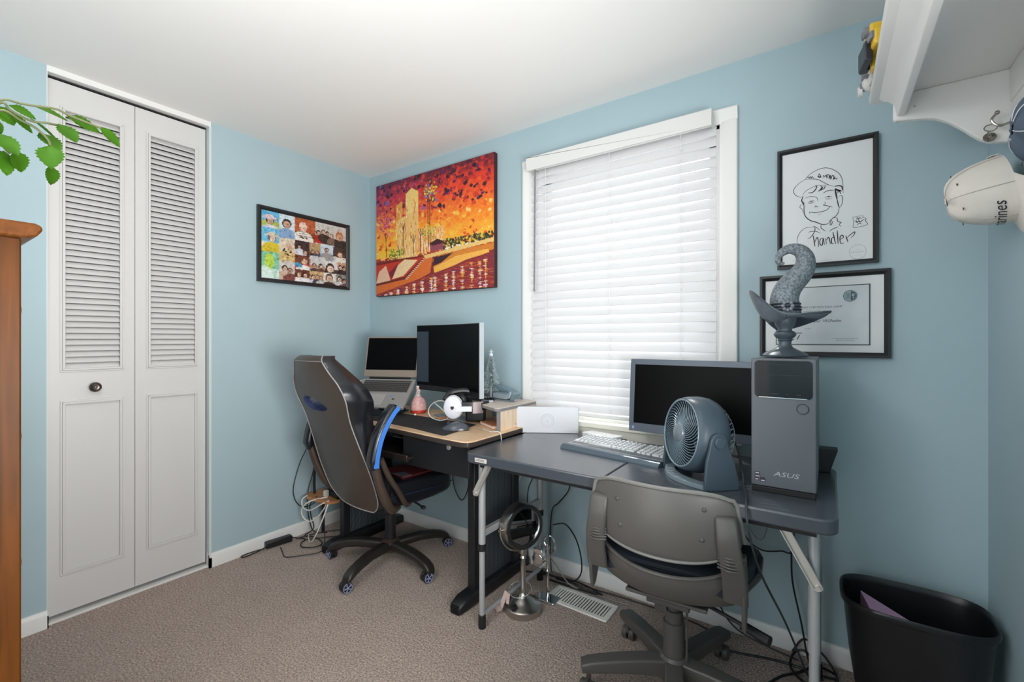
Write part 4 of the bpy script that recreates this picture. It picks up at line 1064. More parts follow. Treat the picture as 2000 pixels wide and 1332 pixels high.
for k in range(3):
    a0 = 2*PI*k/3; rg = []
    for t in np.linspace(0, 1, 7):
        r = .022+.080*t; w = .55+.35*t
        rg.append([(r*math.cos(a0-w), r*math.sin(a0-w), -.018), (r*math.cos(a0), r*math.sin(a0), .004), (r*math.cos(a0+w), r*math.sin(a0+w), .026), (r*math.cos(a0), r*math.sin(a0), .002)])
    bl_.loft(rg, M=FM)
bl_.lathe([(0, -.025), (.026, -.025), (.026, .03), (0, .034)], 24, FM)
build('blades', bl_, mat('blade_dark', rgb(52, 62, 72), .4), fn, ang=50)
bg = MB()
for k in range(36):
    a0 = 2*PI*k/36; pts = []
    for t in np.linspace(0, 1, 7): r = .112-.088*t**1.5; pts.append((r*math.cos(a0+.35*t), r*math.sin(a0+.35*t), -.054-.055*math.sin(t*PI/2)))
    bg.tube(pts, .0014, 5, smooth=2, M=FM)
bg.torus((0, 0, -.054), .1115, .0022, 48, 6, FM).torus((0, 0, -.092), .082, .0014, 48, 5, FM)
build('rear_grille', bg, M_fang, fn)
build('motor', MB().lathe([(0, -.106), (.032, -.104), (.042, -.09), (.042, -.04), (0, -.035)], 28, FM), mat('blade_dark', rgb(52, 62, 72), .4), fn)
# supports: tapered uprights either side of the body joined by a curved foot
def support(side):
    c = ax*side*.137
    h = Vector((nrm.x, nrm.y, 0)).normalized()
    M = frame((c.x, c.y, 0), h, (0, 0, 1), h.cross(Vector((0, 0, 1))))
    zt = FC.z
    poly = [(-.070, 0), (.050, 0), (.050, .02), (.044, .09), (.032, zt-.015), (.027, zt+.010), (.018, zt+.024), (0, zt+.030), (-.018, zt+.024), (-.027, zt+.010), (-.034, zt-.02), (-.052, .09), (-.066, .03)]
    t0, t1 = (-.006, .006)
    build('support', MB().prism(poly, t0, t1, M), M_fan, fn, bevel=.003)
    k = MB().cyl((c.x-ax.x*side*.002, c.y-ax.y*side*.002, zt), (c.x+ax.x*side*.014, c.y+ax.y*side*.014, zt), .021, 28, r2=.018)
    build('pivot_knob', k, M_fan, fn, bevel=.002)
support(1); support(-1)
ft = MB(); h = Vector((nrm.x, nrm.y, 0)).normalized(); rg = []
for t in np.linspace(-1, 1, 25):
    c = ax*(.137*t)+h*(.105*(abs(math.cos(t*PI/2)))**.8+.03-.0)-h*.02
    c = ax*(.140*t)+h*(.020+.050*(math.cos(t*PI/2)) )
    rg.append([(c.x-h.x*.022, c.y-h.y*.022, 0), (c.x+h.x*.022, c.y+h.y*.022, 0), (c.x+h.x*.018, c.y+h.y*.018, .014), (c.x-h.x*.018, c.y-h.y*.018, .017)])
build('foot', MB().loft(rg), mat('fan_foot', rgb(112, 126, 136), .4), fn, bevel=.002)
o = build('fan_cord', MB().tube([(2.47, -.39, .90), (2.505, -.375, .885), (2.535, -.42, .80), (2.55, -.50, .778), (2.575, -.62, .776), (2.582, -.685, .772), (2.592, -.700, .70), (2.610, -.60, .55), (2.655, -.36, .30), (2.69, -.22, .12), (2.72, -.16, .014), (2.76, -.14, .010)], .0035, 8), mat('cord_grey', rgb(52, 60, 66), .4)); tag(o, 'grey power cord of the fan running over the front edge of the table', 'cord')
STROKES=[(1.2, [(2.7009, 1.882), (2.706, 1.8901), (2.7213, 1.9022), (2.7414, 1.9115), (2.7612, 1.9142), (2.7808, 1.9082), (2.8001, 1.8931), (2.8121, 1.8773), (2.8192, 1.8553), (2.8211, 1.8314), (2.8221, 1.8063)]), (1.2, [(2.7009, 1.882), (2.6829, 1.8718), (2.6672, 1.8579), (2.662, 1.8466), (2.6625, 1.8357), (2.6698, 1.8235), (2.6829, 1.8151), (2.6932, 1.8132)]), (0.8, [(2.6932, 1.8163), (2.6945, 1.8252), (2.7035, 1.8358), (2.7213, 1.8446), (2.7389, 1.8503), (2.7587, 1.8479), (2.7759, 1.8461)]), (1.3, [(2.7009, 1.882), (2.7213, 1.8794), (2.7414, 1.8733), (2.7587, 1.8599), (2.7759, 1.8461), (2.7929, 1.8369)]), (1.6, [(2.706, 1.8871), (2.7111, 1.8897), (2.7137, 1.884), (2.7175, 1.8893), (2.7213, 1.8825), (2.7238, 1.8889), (2.7288, 1.8809)]), (1.6, [(2.7426, 1.8812), (2.7463, 1.8954), (2.7513, 1.8794), (2.7409, 1.8854), (2.7538, 1.881)]), (1.6, [(2.7587, 1.8749), (2.76, 1.8866), (2.7642, 1.8783), (2.7686, 1.8863), (2.771, 1.8724), (2.773, 1.8854), (2.7784, 1.8813), (2.7779, 1.868), (2.782, 1.8821), (2.7832, 1.8655), (2.7881, 1.8793), (2.7929, 1.8754), (2.7917, 1.8623), (2.7965, 1.8731), (2.7953, 1.8645), (2.8037, 1.8672), (2.8001, 1.8606)]), (3, [(2.7953, 1.8349), (2.8049, 1.8369), (2.8169, 1.8317), (2.8192, 1.8171)]), (4.5, [(2.7977, 1.8271), (2.8049, 1.8198), (2.8169, 1.8146)]), (4, [(2.7965, 1.8273), (2.7997, 1.806), (2.803, 1.7848)]), (2.5, [(2.803, 1.7848), (2.8061, 1.7665), (2.8097, 1.7527)]), (2.5, [(2.8049, 1.808), (2.8085, 1.8191), (2.8145, 1.8033)]), (2.5, [(2.6945, 1.816), (2.6906, 1.8076), (2.6893, 1.7986), (2.6945, 1.7855), (2.697, 1.7805)]), (2.2, [(2.6958, 1.7944), (2.6965, 1.776), (2.697, 1.7514), (2.7035, 1.7321), (2.7187, 1.7161), (2.7364, 1.7075), (2.7538, 1.6968), (2.7686, 1.6947), (2.7759, 1.6972)]), (1.5, [(2.8097, 1.7527), (2.8073, 1.7368), (2.8001, 1.7232), (2.7905, 1.7158), (2.7808, 1.7069), (2.7759, 1.6972)]), (1.2, [(2.8085, 1.7956), (2.8169, 1.797), (2.8197, 1.7818), (2.8169, 1.7618), (2.8109, 1.7525)]), (1.0, [(2.6932, 1.7826), (2.6854, 1.7824), (2.6829, 1.7736), (2.6906, 1.7647), (2.6945, 1.7488)]), (2.5, [(2.7111, 1.8267), (2.7238, 1.8259), (2.7339, 1.8346), (2.7384, 1.8474), (2.7326, 1.8491)]), (2.4, [(2.7414, 1.8263), (2.7538, 1.8324), (2.7587, 1.8434)]), (2, [(2.7513, 1.8479), (2.7538, 1.8384), (2.7451, 1.828)]), (2, [(2.7649, 1.8452), (2.7637, 1.8365), (2.7538, 1.8288)]), (1.6, [(2.7587, 1.8165), (2.7686, 1.8221), (2.7808, 1.8237), (2.7929, 1.8221)]), (1.1, [(2.6996, 1.806), (2.7086, 1.8105), (2.7187, 1.8111), (2.7326, 1.8071), (2.7401, 1.8003), (2.7414, 1.7896)]), (1.3, [(2.7326, 1.7654), (2.7344, 1.7721), (2.7389, 1.7674), (2.7434, 1.7681)]), (1.3, [(2.7624, 1.7829), (2.7666, 1.7762), (2.76, 1.7699), (2.771, 1.7665), (2.7784, 1.7623), (2.7827, 1.7622), (2.7881, 1.7571)]), (1, [(2.7098, 1.7874), (2.7187, 1.7935), (2.7313, 1.7937)]), (1, [(2.7116, 1.785), (2.7213, 1.7846), (2.7326, 1.7881)]), (3.5, [(2.7175, 1.7898), (2.725, 1.7903)]), (1, [(2.7637, 1.7976), (2.7735, 1.8019), (2.7869, 1.7995)]), (1, [(2.7661, 1.7927), (2.7759, 1.791), (2.7857, 1.7923)]), (3.5, [(2.774, 1.7997), (2.7796, 1.799)]), (1.5, [(2.7162, 1.7438), (2.7157, 1.7509), (2.7313, 1.7454), (2.7513, 1.7458), (2.7686, 1.749), (2.7784, 1.7578), (2.782, 1.7623)]), (0.8, [(2.7414, 1.7354), (2.7538, 1.737)]), (1.5, [(2.7526, 1.6946), (2.7526, 1.6826), (2.7674, 1.668)]), (1.5, [(2.782, 1.7082), (2.7813, 1.6905), (2.7861, 1.6927), (2.7876, 1.7014), (2.7844, 1.7093)]), (1.5, [(2.7881, 1.7162), (2.8025, 1.7134), (2.8049, 1.7004), (2.8157, 1.6949), (2.8092, 1.6879), (2.8157, 1.6797)]), (1.5, [(2.7784, 1.6656), (2.7905, 1.6743), (2.8073, 1.6794)]), (1.2, [(2.7213, 1.69), (2.7339, 1.6897), (2.7488, 1.6741)]), (1.3, [(2.7111, 1.6717), (2.7213, 1.6733), (2.7364, 1.6713), (2.7501, 1.6634)]), (1.6, [(2.7313, 1.6931), (2.7326, 1.6763), (2.7213, 1.6536), (2.7086, 1.6461)]), (1, [(2.7213, 1.69), (2.7009, 1.6898), (2.6829, 1.6739), (2.6738, 1.6505), (2.6745, 1.6258)]), (2.4, [(2.7263, 1.6575), (2.7301, 1.6344), (2.7326, 1.6129)]), (2.2, [(2.7326, 1.631), (2.7389, 1.6468), (2.7426, 1.6403), (2.7444, 1.61)]), (2.2, [(2.7587, 1.6434), (2.7501, 1.6394), (2.7488, 1.6215), (2.7563, 1.6161), (2.7592, 1.6427), (2.7632, 1.6153)]), (2.2, [(2.7661, 1.6419), (2.7698, 1.6175)]), (2.2, [(2.7691, 1.6325), (2.7754, 1.6437), (2.7791, 1.6358), (2.782, 1.6161)]), (2.2, [(2.7941, 1.6428), (2.7861, 1.6378), (2.7861, 1.62), (2.7929, 1.6163)]), (2.4, [(2.79, 1.6625), (2.7941, 1.6383), (2.7982, 1.6156)]), (2.4, [(2.803, 1.6667), (2.8049, 1.6399), (2.8061, 1.6138)]), (2.2, [(2.8116, 1.6302), (2.8221, 1.6362), (2.8192, 1.6463), (2.8121, 1.639), (2.8138, 1.6167), (2.8235, 1.6155)]), (2.2, [(2.8299, 1.6426), (2.8329, 1.6305), (2.8362, 1.6178)]), (1.8, [(2.8339, 1.6347), (2.8428, 1.6438), (2.8567, 1.6541), (2.8544, 1.6423), (2.8456, 1.6324)]), (1, [(2.8509, 1.7095), (2.8797, 1.7109), (2.8808, 1.7044), (2.8899, 1.6993), (2.8888, 1.6894), (2.8922, 1.6846), (2.8922, 1.6746), (2.8544, 1.6698), (2.8533, 1.686), (2.8509, 1.7095)]), (1.5, [(2.8614, 1.6993), (2.8648, 1.706), (2.8683, 1.6982), (2.8717, 1.7049), (2.8774, 1.6997)]), (1.8, [(2.8556, 1.69), (2.8614, 1.6949), (2.8637, 1.6873), (2.8694, 1.6937), (2.8728, 1.6874), (2.8797, 1.6936), (2.8865, 1.6955)]), (1.5, [(2.8637, 1.6787), (2.8706, 1.6834), (2.8774, 1.6796)])]

# ------------------------------------------------ wall art
def frame_obj(parent, x0, x1, z0, z1, M, w, d=.018, m=None, nm='frame'):
    f = MB(); prof = [(0, 0), (w, 0), (w, d*.55), (w*.75, d*.8), (w*.45, d), (0, d)]
    W_, H_ = x1-x0, z1-z0
    P = [(0, 0), (W_, 0), (W_, H_), (0, H_)]; S = [(1, 1), (-1, 1), (-1, -1), (1, -1)]
    rings = []
    for (px, py), (sx, sy) in zip(P, S): rings.append([(px+sx*a, py+sy*a, b) for a, b in prof])
    f.loft(rings, closed=True); f.v = [M @ v for v in f.v]
    return build(nm, f, m or M_frame, parent, world=True, ang=25)
# family photo collage on the closet wall
cy0, cy1, cz0, cz1 = -.813, -.190, 1.593, 2.046
co = thing('photo_collage', 'black framed collage of family photographs on the wall beside the closet', 'picture', (0, (cy0+cy1)/2, 1.82))
MC = frame((.004, cy0, cz0), (0, 1, 0), (0, 0, 1), (1, 0, 0))
frame_obj(co, 0, cy1-cy0, 0, cz1-cz0, MC, .024, .020)
build('backing', MB().box(0, .004, cy0+.004, cy1-.004, cz0+.004, cz1-.004), M_black, co, world=True)
ra = Ras(330, 240, (200, 200, 200)); rn = random.Random(11)
def person(x, y, s, skin, hair, shirt, hat=None):
    ra.ell(x, y+s*.95, s*.55, s*.62, shirt); ra.ell(x, y+.02*s, s*.21, s*.30, hair); ra.ell(x+.01*s, y+.08*s, s*.155, s*.215, skin); ra.ell(x+.07*s, y+.12*s, s*.07, s*.13, tuple(v*.82 for v in skin), .7); ra.line(x-.05*s, y+.06*s, x+.07*s, y+.06*s, s*.018, hair, .7); ra.line(x-.03*s, y+.19*s, x+.05*s, y+.19*s, s*.014, (150, 80, 74), .7)
    if hat: ra.ell(x, y-.16*s, s*.42, s*.10, hat); ra.ell(x, y-.24*s, s*.24, s*.17, hat)
skins = [(222, 186, 162), (206, 166, 140), (236, 206, 188)]
def ph(x0, x1, y0, y1, bg, bg2=None, people=(), kind=None):
    ra.rect(x0, x1, y0, y1, bg)
    if bg2: ra.rect(x0, x1, y0+(y1-y0)*.6, y1, bg2)
    for p in people:
        px, py, s, sh, hr = p[:5]; m0 = ra.a.copy()
        person(x0+(x1-x0)*px, y0+(y1-y0)*py, s, rn.choice(skins), hr, sh, p[5] if len(p) > 5 else None)
        k = (ra.X < x0) | (ra.X >= x1) | (ra.Y < y0) | (ra.Y >= y1); ra.a[k] = m0[k]
br, bk_, dk_ = (92, 62, 46), (36, 30, 32), (52, 40, 46)
ph(0, .19, 0, .25, (96, 176, 216), (168, 180, 96), [(.5, .55, .20, (214, 206, 216), bk_, (206, 186, 190))])
ph(0, .19, .25, .60, (110, 182, 214), (214, 216, 190), [(.62, .40, .20, (206, 184, 44), br, (206, 196, 178))])
ph(0, .19, .60, 1, (126, 190, 160), (196, 224, 212)); ra.ell(.09, .74, .05, .12, (176, 206, 74)); ra.ell(.05, .9, .06, .1, (214, 232, 226), .7)
ph(.19, .37, 0, .36, (206, 220, 228), (196, 212, 222), [(.45, .38, .24, (128, 160, 196), bk_)])
ph(.19, .36, .36, .70, (214, 200, 180), (196, 176, 140), [(.62, .35, .20, (206, 178, 120), (206, 180, 160))]); 
for k in range(26): ra.ell(.24+.10*rn.random(), .52+.15*rn.random(), .009, .013, rn.choice([bk_, (226, 206, 150), (140, 110, 60)]))
ph(.19, .36, .70, 1, (206, 200, 196), (150, 120, 104), [(.35, .35, .15, (196, 168, 150), bk_), (.7, .45, .14, (120, 66, 58), br)])
ph(.36, .60, 0, .36, (176, 92, 56), (132, 70, 48), [(.40, .36, .22, (226, 222, 216), (226, 204, 190))])
for k in range(4): ra.line(.41, .22+.03*k, .50, .215+.03*k, .004, (60, 52, 56))
for k in range(5): ra.line(.36, .03+.065*k, .60, .02+.065*k, .003, (136, 66, 40), .6)
ph(.36, .53, .36, .60, dk_, (90, 60, 56), [(.3, .35, .10, (206, 206, 216), bk_), (.7, .7, .12, (196, 206, 226), bk_)])
ph(.53, .66, .36, .58, (176, 146, 110), (110, 92, 72), [(.3, .6, .10, (46, 42, 52), bk_), (.7, .6, .10, (60, 70, 100), br)])
ph(.60, .84, .04, .34, (196, 196, 190), (110, 96, 90), [(.15, .45, .13, (190, 40, 40), bk_), (.4, .35, .12, (60, 50, 48), br), (.62, .4, .12, (46, 42, 40), bk_), (.85, .5, .12, (120, 100, 90), br)])
ph(.84, 1, .04, .36, (206, 196, 190), (52, 46, 48), [(.4, .4, .24, (44, 40, 44), (176, 110, 70))])
ph(.66, .82, .34, .60, (196, 214, 228), (126, 160, 196), [(.5, .35, .13, (150, 146, 146), bk_)])
ph(.82, 1, .36, .62, (60, 52, 54), (214, 206, 196), [(.5, .4, .20, (226, 222, 216), br)])
ph(.36, .53, .58, .80, (110, 60, 44), (190, 60, 60), [(.65, .35, .20, (230, 228, 224), (120, 80, 60))]); ra.ell(.40, .73, .045, .035, (70, 150, 190))
ph(.53, .72, .56, .80, (196, 196, 198), (176, 140, 126), [(.3, .62, .13, (70, 56, 60), br), (.72, .6, .13, (110, 76, 70), bk_)])
ph(.72, .88, .60, .82, (214, 214, 214), (60, 50, 48), [(.4, .5, .26, (70, 58, 52), (62, 52, 48))])
ph(.88, 1, .60, .80, (196, 150, 120), (56, 46, 46), [(.3, .4, .13, (46, 42, 46), bk_), (.7, .45, .13, (50, 44, 42), bk_)])
ph(.36, .53, .80, 1, (100, 50, 38), (206, 200, 196), [(.3, .35, .14, (230, 228, 226), br), (.7, .4, .14, (226, 224, 222), bk_)])
ph(.53, .70, .80, 1, (196, 166, 120), (90, 80, 84), [(.25, .45, .13, (200, 200, 206), bk_), (.55, .4, .12, (60, 60, 80), br), (.82, .45, .12, (196, 190, 186), br)])
ph(.70, .86, .80, 1, (226, 222, 216), (206, 200, 196), [(.45, .35, .22, (58, 46, 46), (70, 56, 50))])
ph(.86, 1, .80, 1, (136, 140, 132), (80, 72, 78), [(.35, .35, .15, (216, 214, 214), bk_), (.75, .5, .15, (96, 70, 80), bk_)])
for k in range(2600):
    x, y = rn.random(), rn.random(); c = ra.a[int(y*239), int(x*329)]*255; d = rn.uniform(-46, 34)
    ra.ell(x, y, rn.uniform(.004, .012), rn.uniform(.006, .020), tuple(max(10, min(245, v+d)) for v in c), .55, rn.uniform(-1, 1))
raster_obj('photo_print', ra.a, cy1-cy0-.040, cz1-cz0-.040, MC @ T(.020, .020, .0085), vcol_mat('photo_print_gloss', .32, coat=.0), co)

# canvas painting: bright autumn scene in dabs, on the window wall
gx0, gx1, gz0, gz1 = .112, 1.178, 1.553, 2.345
pt = thing('canvas_painting', 'large bright red and orange canvas painting with yellow building, hung near the corner', 'painting', ((gx0+gx1)/2, 0, 1.95))
M_side = mat('canvas_side', rgb(60, 26, 30), .6)
build('canvas', MB().box(gx0, gx1, -.034, -.003, gz0, gz1), M_side, pt, world=True, bevel=.004)
W0, H0 = 330, 260
ra = Ras(W0, H0, (190, 60, 30)); rn = random.Random(5)
def mixc(a, b, t): t = max(0, min(1, t)); return tuple(a[i]*(1-t)+b[i]*t for i in range(3))
def skyc(x, y):
    top = mixc((92, 30, 60), (96, 24, 40), x); midc = mixc((170, 40, 90), (226, 54, 34), min(1, x*1.6)); lowc = (250, 140, 36); bot = (252, 196, 60)
    if y < .14: return mixc(top, midc, y/.14)
    if y < .42: return mixc(midc, lowc, (y-.14)/.28)
    return mixc(lowc, bot, (y-.42)/.22)
for i in range(52):
    for j in range(66): 
        x, y = (j+.5)/66, (i+.5)/52*.66; ra.ell(x, y, .013, .011, skyc(x, y))
for k in range(1500):
    x, y = rn.random(), rn.random()**1.1*.66
    c = skyc(x, y+rn.uniform(-.10, .10)); q = rn.random()
    if y < .34:
        if q < .16: c = rn.choice([(60, 16, 44), (86, 26, 90), (40, 14, 34)])
        elif q < .30: c = rn.choice([(200, 40, 44), (214, 60, 40), (176, 30, 52)])
        elif q < .34 and x < .6: c = rn.choice([(226, 206, 216), (96, 96, 176), (176, 84, 160)])
    else:
        if q < .15: c = rn.choice([(244, 196, 70), (226, 84, 30), (250, 214, 130)])
        elif q < .2: c = (206, 50, 26)
    s = rn.uniform(.007, .017); ra.ell(x, y, s, s*1.15, c, .9, rn.uniform(-1, 1))
# building block
ra.poly([(.20, .22), (.26, .19), (.26, .66), (.20, .66)], (224, 150, 60)); ra.poly([(.29, .14), (.345, .10), (.405, .14), (.405, .68), (.29, .68)], (240, 204, 120))
ra.poly([(.20, .36), (.30, .32), (.40, .30), (.40, .69), (.20, .69)], (238, 190, 110)); ra.poly([(.38, .46), (.62, .47), (.62, .62), (.38, .68)], (240, 178, 100))
for k in range(300):
    x = rn.uniform(.20, .62); y0_ = .16 if .29 < x < .40 else (.24 if x < .29 else .48); y = rn.uniform(y0_, .64); l = rn.uniform(.01, .05)
    ra.line(x, y, x+rn.uniform(-.004, .004), y+l, rn.uniform(.0015, .004), rn.choice([(252, 232, 176), (232, 140, 46), (246, 206, 150), (206, 120, 90), (250, 220, 200), (214, 90, 40)]), .85)
ra.poly([(.51, .60), (.57, .575), (.62, .60), (.62, .66), (.51, .67)], (150, 70, 86)); ra.poly([(.50, .60), (.57, .57), (.63, .60), (.60, .615), (.53, .62)], (70, 24, 34))
# slim trees
for x0, y0_, y1 in ((.10, .44, .72), (.265, .38, .66), (.36, .50, .68), (.425, .46, .69), (.49, .20, .62), (.505, .2, .62)):
    ra.line(x0, y0_, x0+.004, y1, .0028, (66, 26, 30)); ra.line(x0, y0_+.06, x0-.02, y0_, .0018, (70, 26, 34)); ra.line(x0, y0_+.08, x0+.022, y0_+.01, .0018, (70, 26, 34))
for k in range(70):
    a = rn.random()*2*PI; r_ = rn.random()*1.2
    ra.ell(.10+.065*r_*math.cos(a), .36+.10*r_*math.sin(a), .006, .007, rn.choice([(206, 84, 150), (140, 44, 130), (230, 150, 196), (176, 36, 60)]), .9)
    ra.ell(.51+.05*r_*math.cos(a), .17+.07*r_*math.sin(a), .006, .008, rn.choice([(216, 206, 40), (176, 176, 40), (96, 100, 190), (236, 214, 90)]), .9)
    ra.ell(.50+.06*r_*math.cos(a), .50+.06*r_*math.sin(a), .006, .007, rn.choice([(196, 190, 50), (226, 200, 90), (120, 110, 30)]), .8)
for k in range(220):
    x = rn.uniform(.62, 1.0); y = .585+rn.random()*.075
    ra.ell(x, y+.0, .008, .009, rn.choice([(44, 66, 36), (70, 96, 44), (120, 36, 32), (30, 40, 36), (206, 190, 60)]), .9)
for k in range(60): ra.ell(rn.uniform(.62, 1.0), .655+rn.uniform(-.012, .010), .006, .006, rn.choice([(246, 240, 226), (240, 220, 180)]))
for k in range(60): ra.ell(rn.uniform(.13, .27), rn.uniform(.60, .69), .007, .009, rn.choice([(70, 120, 50), (110, 150, 60), (206, 190, 70)]), .9)
for k in range(70): ra.ell(rn.uniform(.05, .5), rn.uniform(.66, .70), .006, .006, rn.choice([(250, 230, 180), (246, 200, 110)]), .9)
# far bank wall, near embankment, water
ra.rect(0, 1, .69, 1, (130, 40, 44))
ra.poly([(0, .70), (.44, .69), (.47, .72), (.30, .88), (0, .90)], (200, 52, 30)); ra.poly([(0, .70), (.45, .685), (.45, .70), (0, .72)], (120, 30, 26))
ra.poly([(0, .88), (.03, .78), (.10, .73), (.15, .88)], (236, 190, 160)); ra.poly([(.16, .86), (.22, .74), (.28, .70), (.40, .72), (.27, .84)], (240, 206, 160))
ra.poly([(.13, .80), (.20, .74), (.22, .72), (.16, .86)], (120, 30, 60))
ra.poly([(0, .895), (.28, .86), (.45, .71), (.53, .71), (.51, .84), (.30, .93), (0, 1.0)], (220, 110, 44)); ra.poly([(0, .885), (.28, .85), (.44, .71), (.46, .715), (.29, .87), (0, .905)], (110, 30, 26))
for k in range(13): x = .29+.013*k; y = .865-.0125*k; ra.line(x, y, x+.016, y+.006, .0022, (250, 236, 220))
ra.poly([(.45, .69), (1, .63), (1, .66), (.47, .72)], (236, 196, 120)); ra.poly([(.53, .73), (.60, .70), (1, .67), (1, .72), (.80, .74), (.54, .84)], (216, 130, 44)); ra.poly([(.54, .72), (.70, .70), (.60, .77), (.53, .79)], (60, 24, 40))
ra.poly([(.54, .80), (.72, .73), (.96, .71), (.97, .74), (.80, .77), (.55, .86)], (244, 180, 80)); ra.poly([(.0, .985), (.55, .845), (.97, .735), (1, .74), (1, 1), (0, 1)], (140, 44, 46))
for k in range(700):
    x = rn.random(); yb = .99-.25*x if x > .1 else .99; y = rn.uniform(yb, 1.0); c = rn.choice([(176, 56, 40), (110, 30, 52), (206, 84, 46), (90, 40, 90), (160, 40, 40), (226, 120, 60)])
    ra.line(x, y, x+rn.uniform(.01, .05), y+rn.uniform(-.004, .002), .0022, c, .7)
for xx in (.10, .15, .22, .30, .37, .44, .52, .55, .64, .70, .77, .84, .90, .94):
    for k in range(22):
        yb = .99-.25*xx+.02; y = rn.uniform(yb, 1.0); c = rn.choice([(252, 236, 216), (246, 206, 120), (240, 160, 70), (226, 206, 230)])
        ra.line(xx-rn.uniform(.002, .016), y, xx+rn.uniform(.002, .016), y, .0024, c, .9)
        ra.line(xx, y, xx+.002, y+.016, .0022, c, .8)
nz = np.random.RandomState(2).rand(H0, W0, 1)*.10-.05; ra.a = np.clip(ra.a+nz, 0, 1)
raster_obj('painted_front', ra.a, gx1-gx0-.006, gz1-gz0-.006, frame((gx0+.003, -.0350, gz0+.003), (1, 0, 0), (0, 0, 1), (0, -1, 0)), vcol_mat('oil_paint', .42, bump=.25), pt)

# caricature drawing
def wallpic(name, label, x0, x1, z0, z1, w):
    t = thing(name, label, 'picture', ((x0+x1)/2, 0, (z0+z1)/2))
    M = frame((x0, -.002, z0), (1, 0, 0), (0, 0, 1), (0, -1, 0))
    frame_obj(t, 0, x1-x0, 0, z1-z0, M, w, .018)
    p = build('paper', MB().box(x0+.006, x1-.006, -.008, -.002, z0+.006, z1-.006), M_paper, t, world=True)
    return t, p
ct, cp = wallpic('caricature_drawing', 'tall black framed ink caricature of a smiling boy in a cap beside the window', 2.606, 2.927, 1.532, 2.010, .017)
PM = frame((0, -.0085, 0), (1, 0, 0), (0, 0, 1), (0, -1, 0))
lo_ = MB()
for w, P in STROKES: lo_.ribbon(P, .00125*w+.0006, PM, smooth=4)
build('ink_lines', lo_, M_ink, ct, world=True, ang=0)
sl = MB()
for k in range(22):
    a0 = 2*PI*k/22; r0 = .024
    sl.ribbon([(2.866+r0*math.cos(a0), 1.578+r0*math.sin(a0)*1.05), (2.866+(r0+.002)*math.cos(a0+.12), 1.578+(r0+.002)*math.sin(a0+.12)*1.05), (2.866+r0*math.cos(a0+.2), 1.578+r0*math.sin(a0+.2)*1.05)], .0022, PM, smooth=2)
textmb('Caricatures', .0090, PM @ T(2.866, 1.575, 0.0001), mb=sl, align='CENTER', ext=.00005)
for z in (1.586, 1.565): sl.ribbon([(2.856, z), (2.876, z+.001)], .0012, PM, smooth=1)
sl.box(2.655, 2.785, -.0087, -.0085, 1.556, 1.5567)
sl2 = textmb('S A N T A   S F 1 0 7 4', .0078, PM @ T(2.660, 1.562, .0001), ext=.00005)
build('grey_seal', sl, mat('seal_grey', rgb(176, 182, 188), .6), ct, world=True, ang=0)
build('small_lettering', sl2, mat('letter_grey', rgb(120, 126, 132), .6), ct, world=True, ang=0)

# certificate
ce, cpp = wallpic('certificate', 'wide black framed camp certificate on the wall below the caricature', 2.543, 2.962, 1.181, 1.508, .020)
build('certificate_sheet', MB().box(2.600, 2.903, -.0092, -.0080, 1.228, 1.456), mat('certificate_paper', rgb(214, 220, 224), .5, noise=.05, nscale=14), ce, world=True)
bd = MB(); q = .0028
for a in ((2.600, 2.903, 1.453, 1.456), (2.600, 2.903, 1.228, 1.231), (2.600, 2.603, 1.228, 1.456), (2.899, 2.903, 1.228, 1.456)): bd.box(a[0], a[1], -.0098, -.0092, a[2], a[3])
build('border_line', bd, mat('border_dark', rgb(58, 64, 68), .5), ce, world=True)
PM2 = frame((0, -.0093, 0), (1, 0, 0), (0, 0, 1), (0, -1, 0))
tx_ = textmb('NORTHERN CHICKEN KIDS CAMP', .0105, PM2 @ T(2.650, 1.372, 0), ext=.0001, wf=1.05)
textmb('certificate of attendance and 2021 session', .0064, PM2 @ T(2.665, 1.358, 0), mb=tx_, ext=.0001)
textmb('Chandler Wilhelm', .0170, PM2 @ T(2.688, 1.316, 0), mb=tx_, shear=.3, ext=.0001)
textmb('in camp', .006, PM2 @ T(2.70, 1.290, 0), mb=tx_, ext=.0001)
tx_.box(2.790, 2.868, -.0096, -.0094, 1.252, 1.2526); textmb('signed by the camp director', .0050, PM2 @ T(2.800, 1.245, 0), mb=tx_, ext=.0001)
build('lettering', tx_, mat('lettering_slate', rgb(52, 58, 66), .6), ce, world=True, ang=0)
tx_ = textmb('2021', .026, PM2 @ T(2.612, 1.249, 0), shear=.35, wf=1.35, ext=.0002); tx_.box(2.64, 2.690, -.0096, -.0094, 1.273, 1.2755)
build('year_lettering', tx_, M_ink, ce, world=True, ang=0)
F = PM2 @ T(2.843, 1.414, 0)
em = MB().lathe([(0, .0), (.0215, 0), (.0215, .0006), (0, .0006)], 36, F); eo = build('round_emblem', em, mat('emblem_grey', rgb(150, 164, 170), .35, .2), ce, world=True)
em = MB().torus((0, 0, .0006), .0205, .0009, 36, 5, F); em.prism([(.002, -.018), (.014, -.012), (.019, 0), (.014, .012), (.002, .018)], .0006, .0016, F)
for k in range(5): em.ribbon([(-.014, -.010+.005*k), (-.006, -.008+.004*k), (.001, -.007+.0035*k)], .0016, F @ T(0, 0, .0014), smooth=3)
build('emblem_design', em, mat('emblem_teal', rgb(60, 84, 92), .35), eo, world=True)
em = MB().ellipsoid((.009, .003, .0018), (.005, .006, .0006), 12, 6, F).ellipsoid((.010, -.007, .0018), (.003, .003, .0006), 12, 6, F); build('emblem_highlight', em, mat('emblem_grey', rgb(150, 164, 170)), eo, world=True)

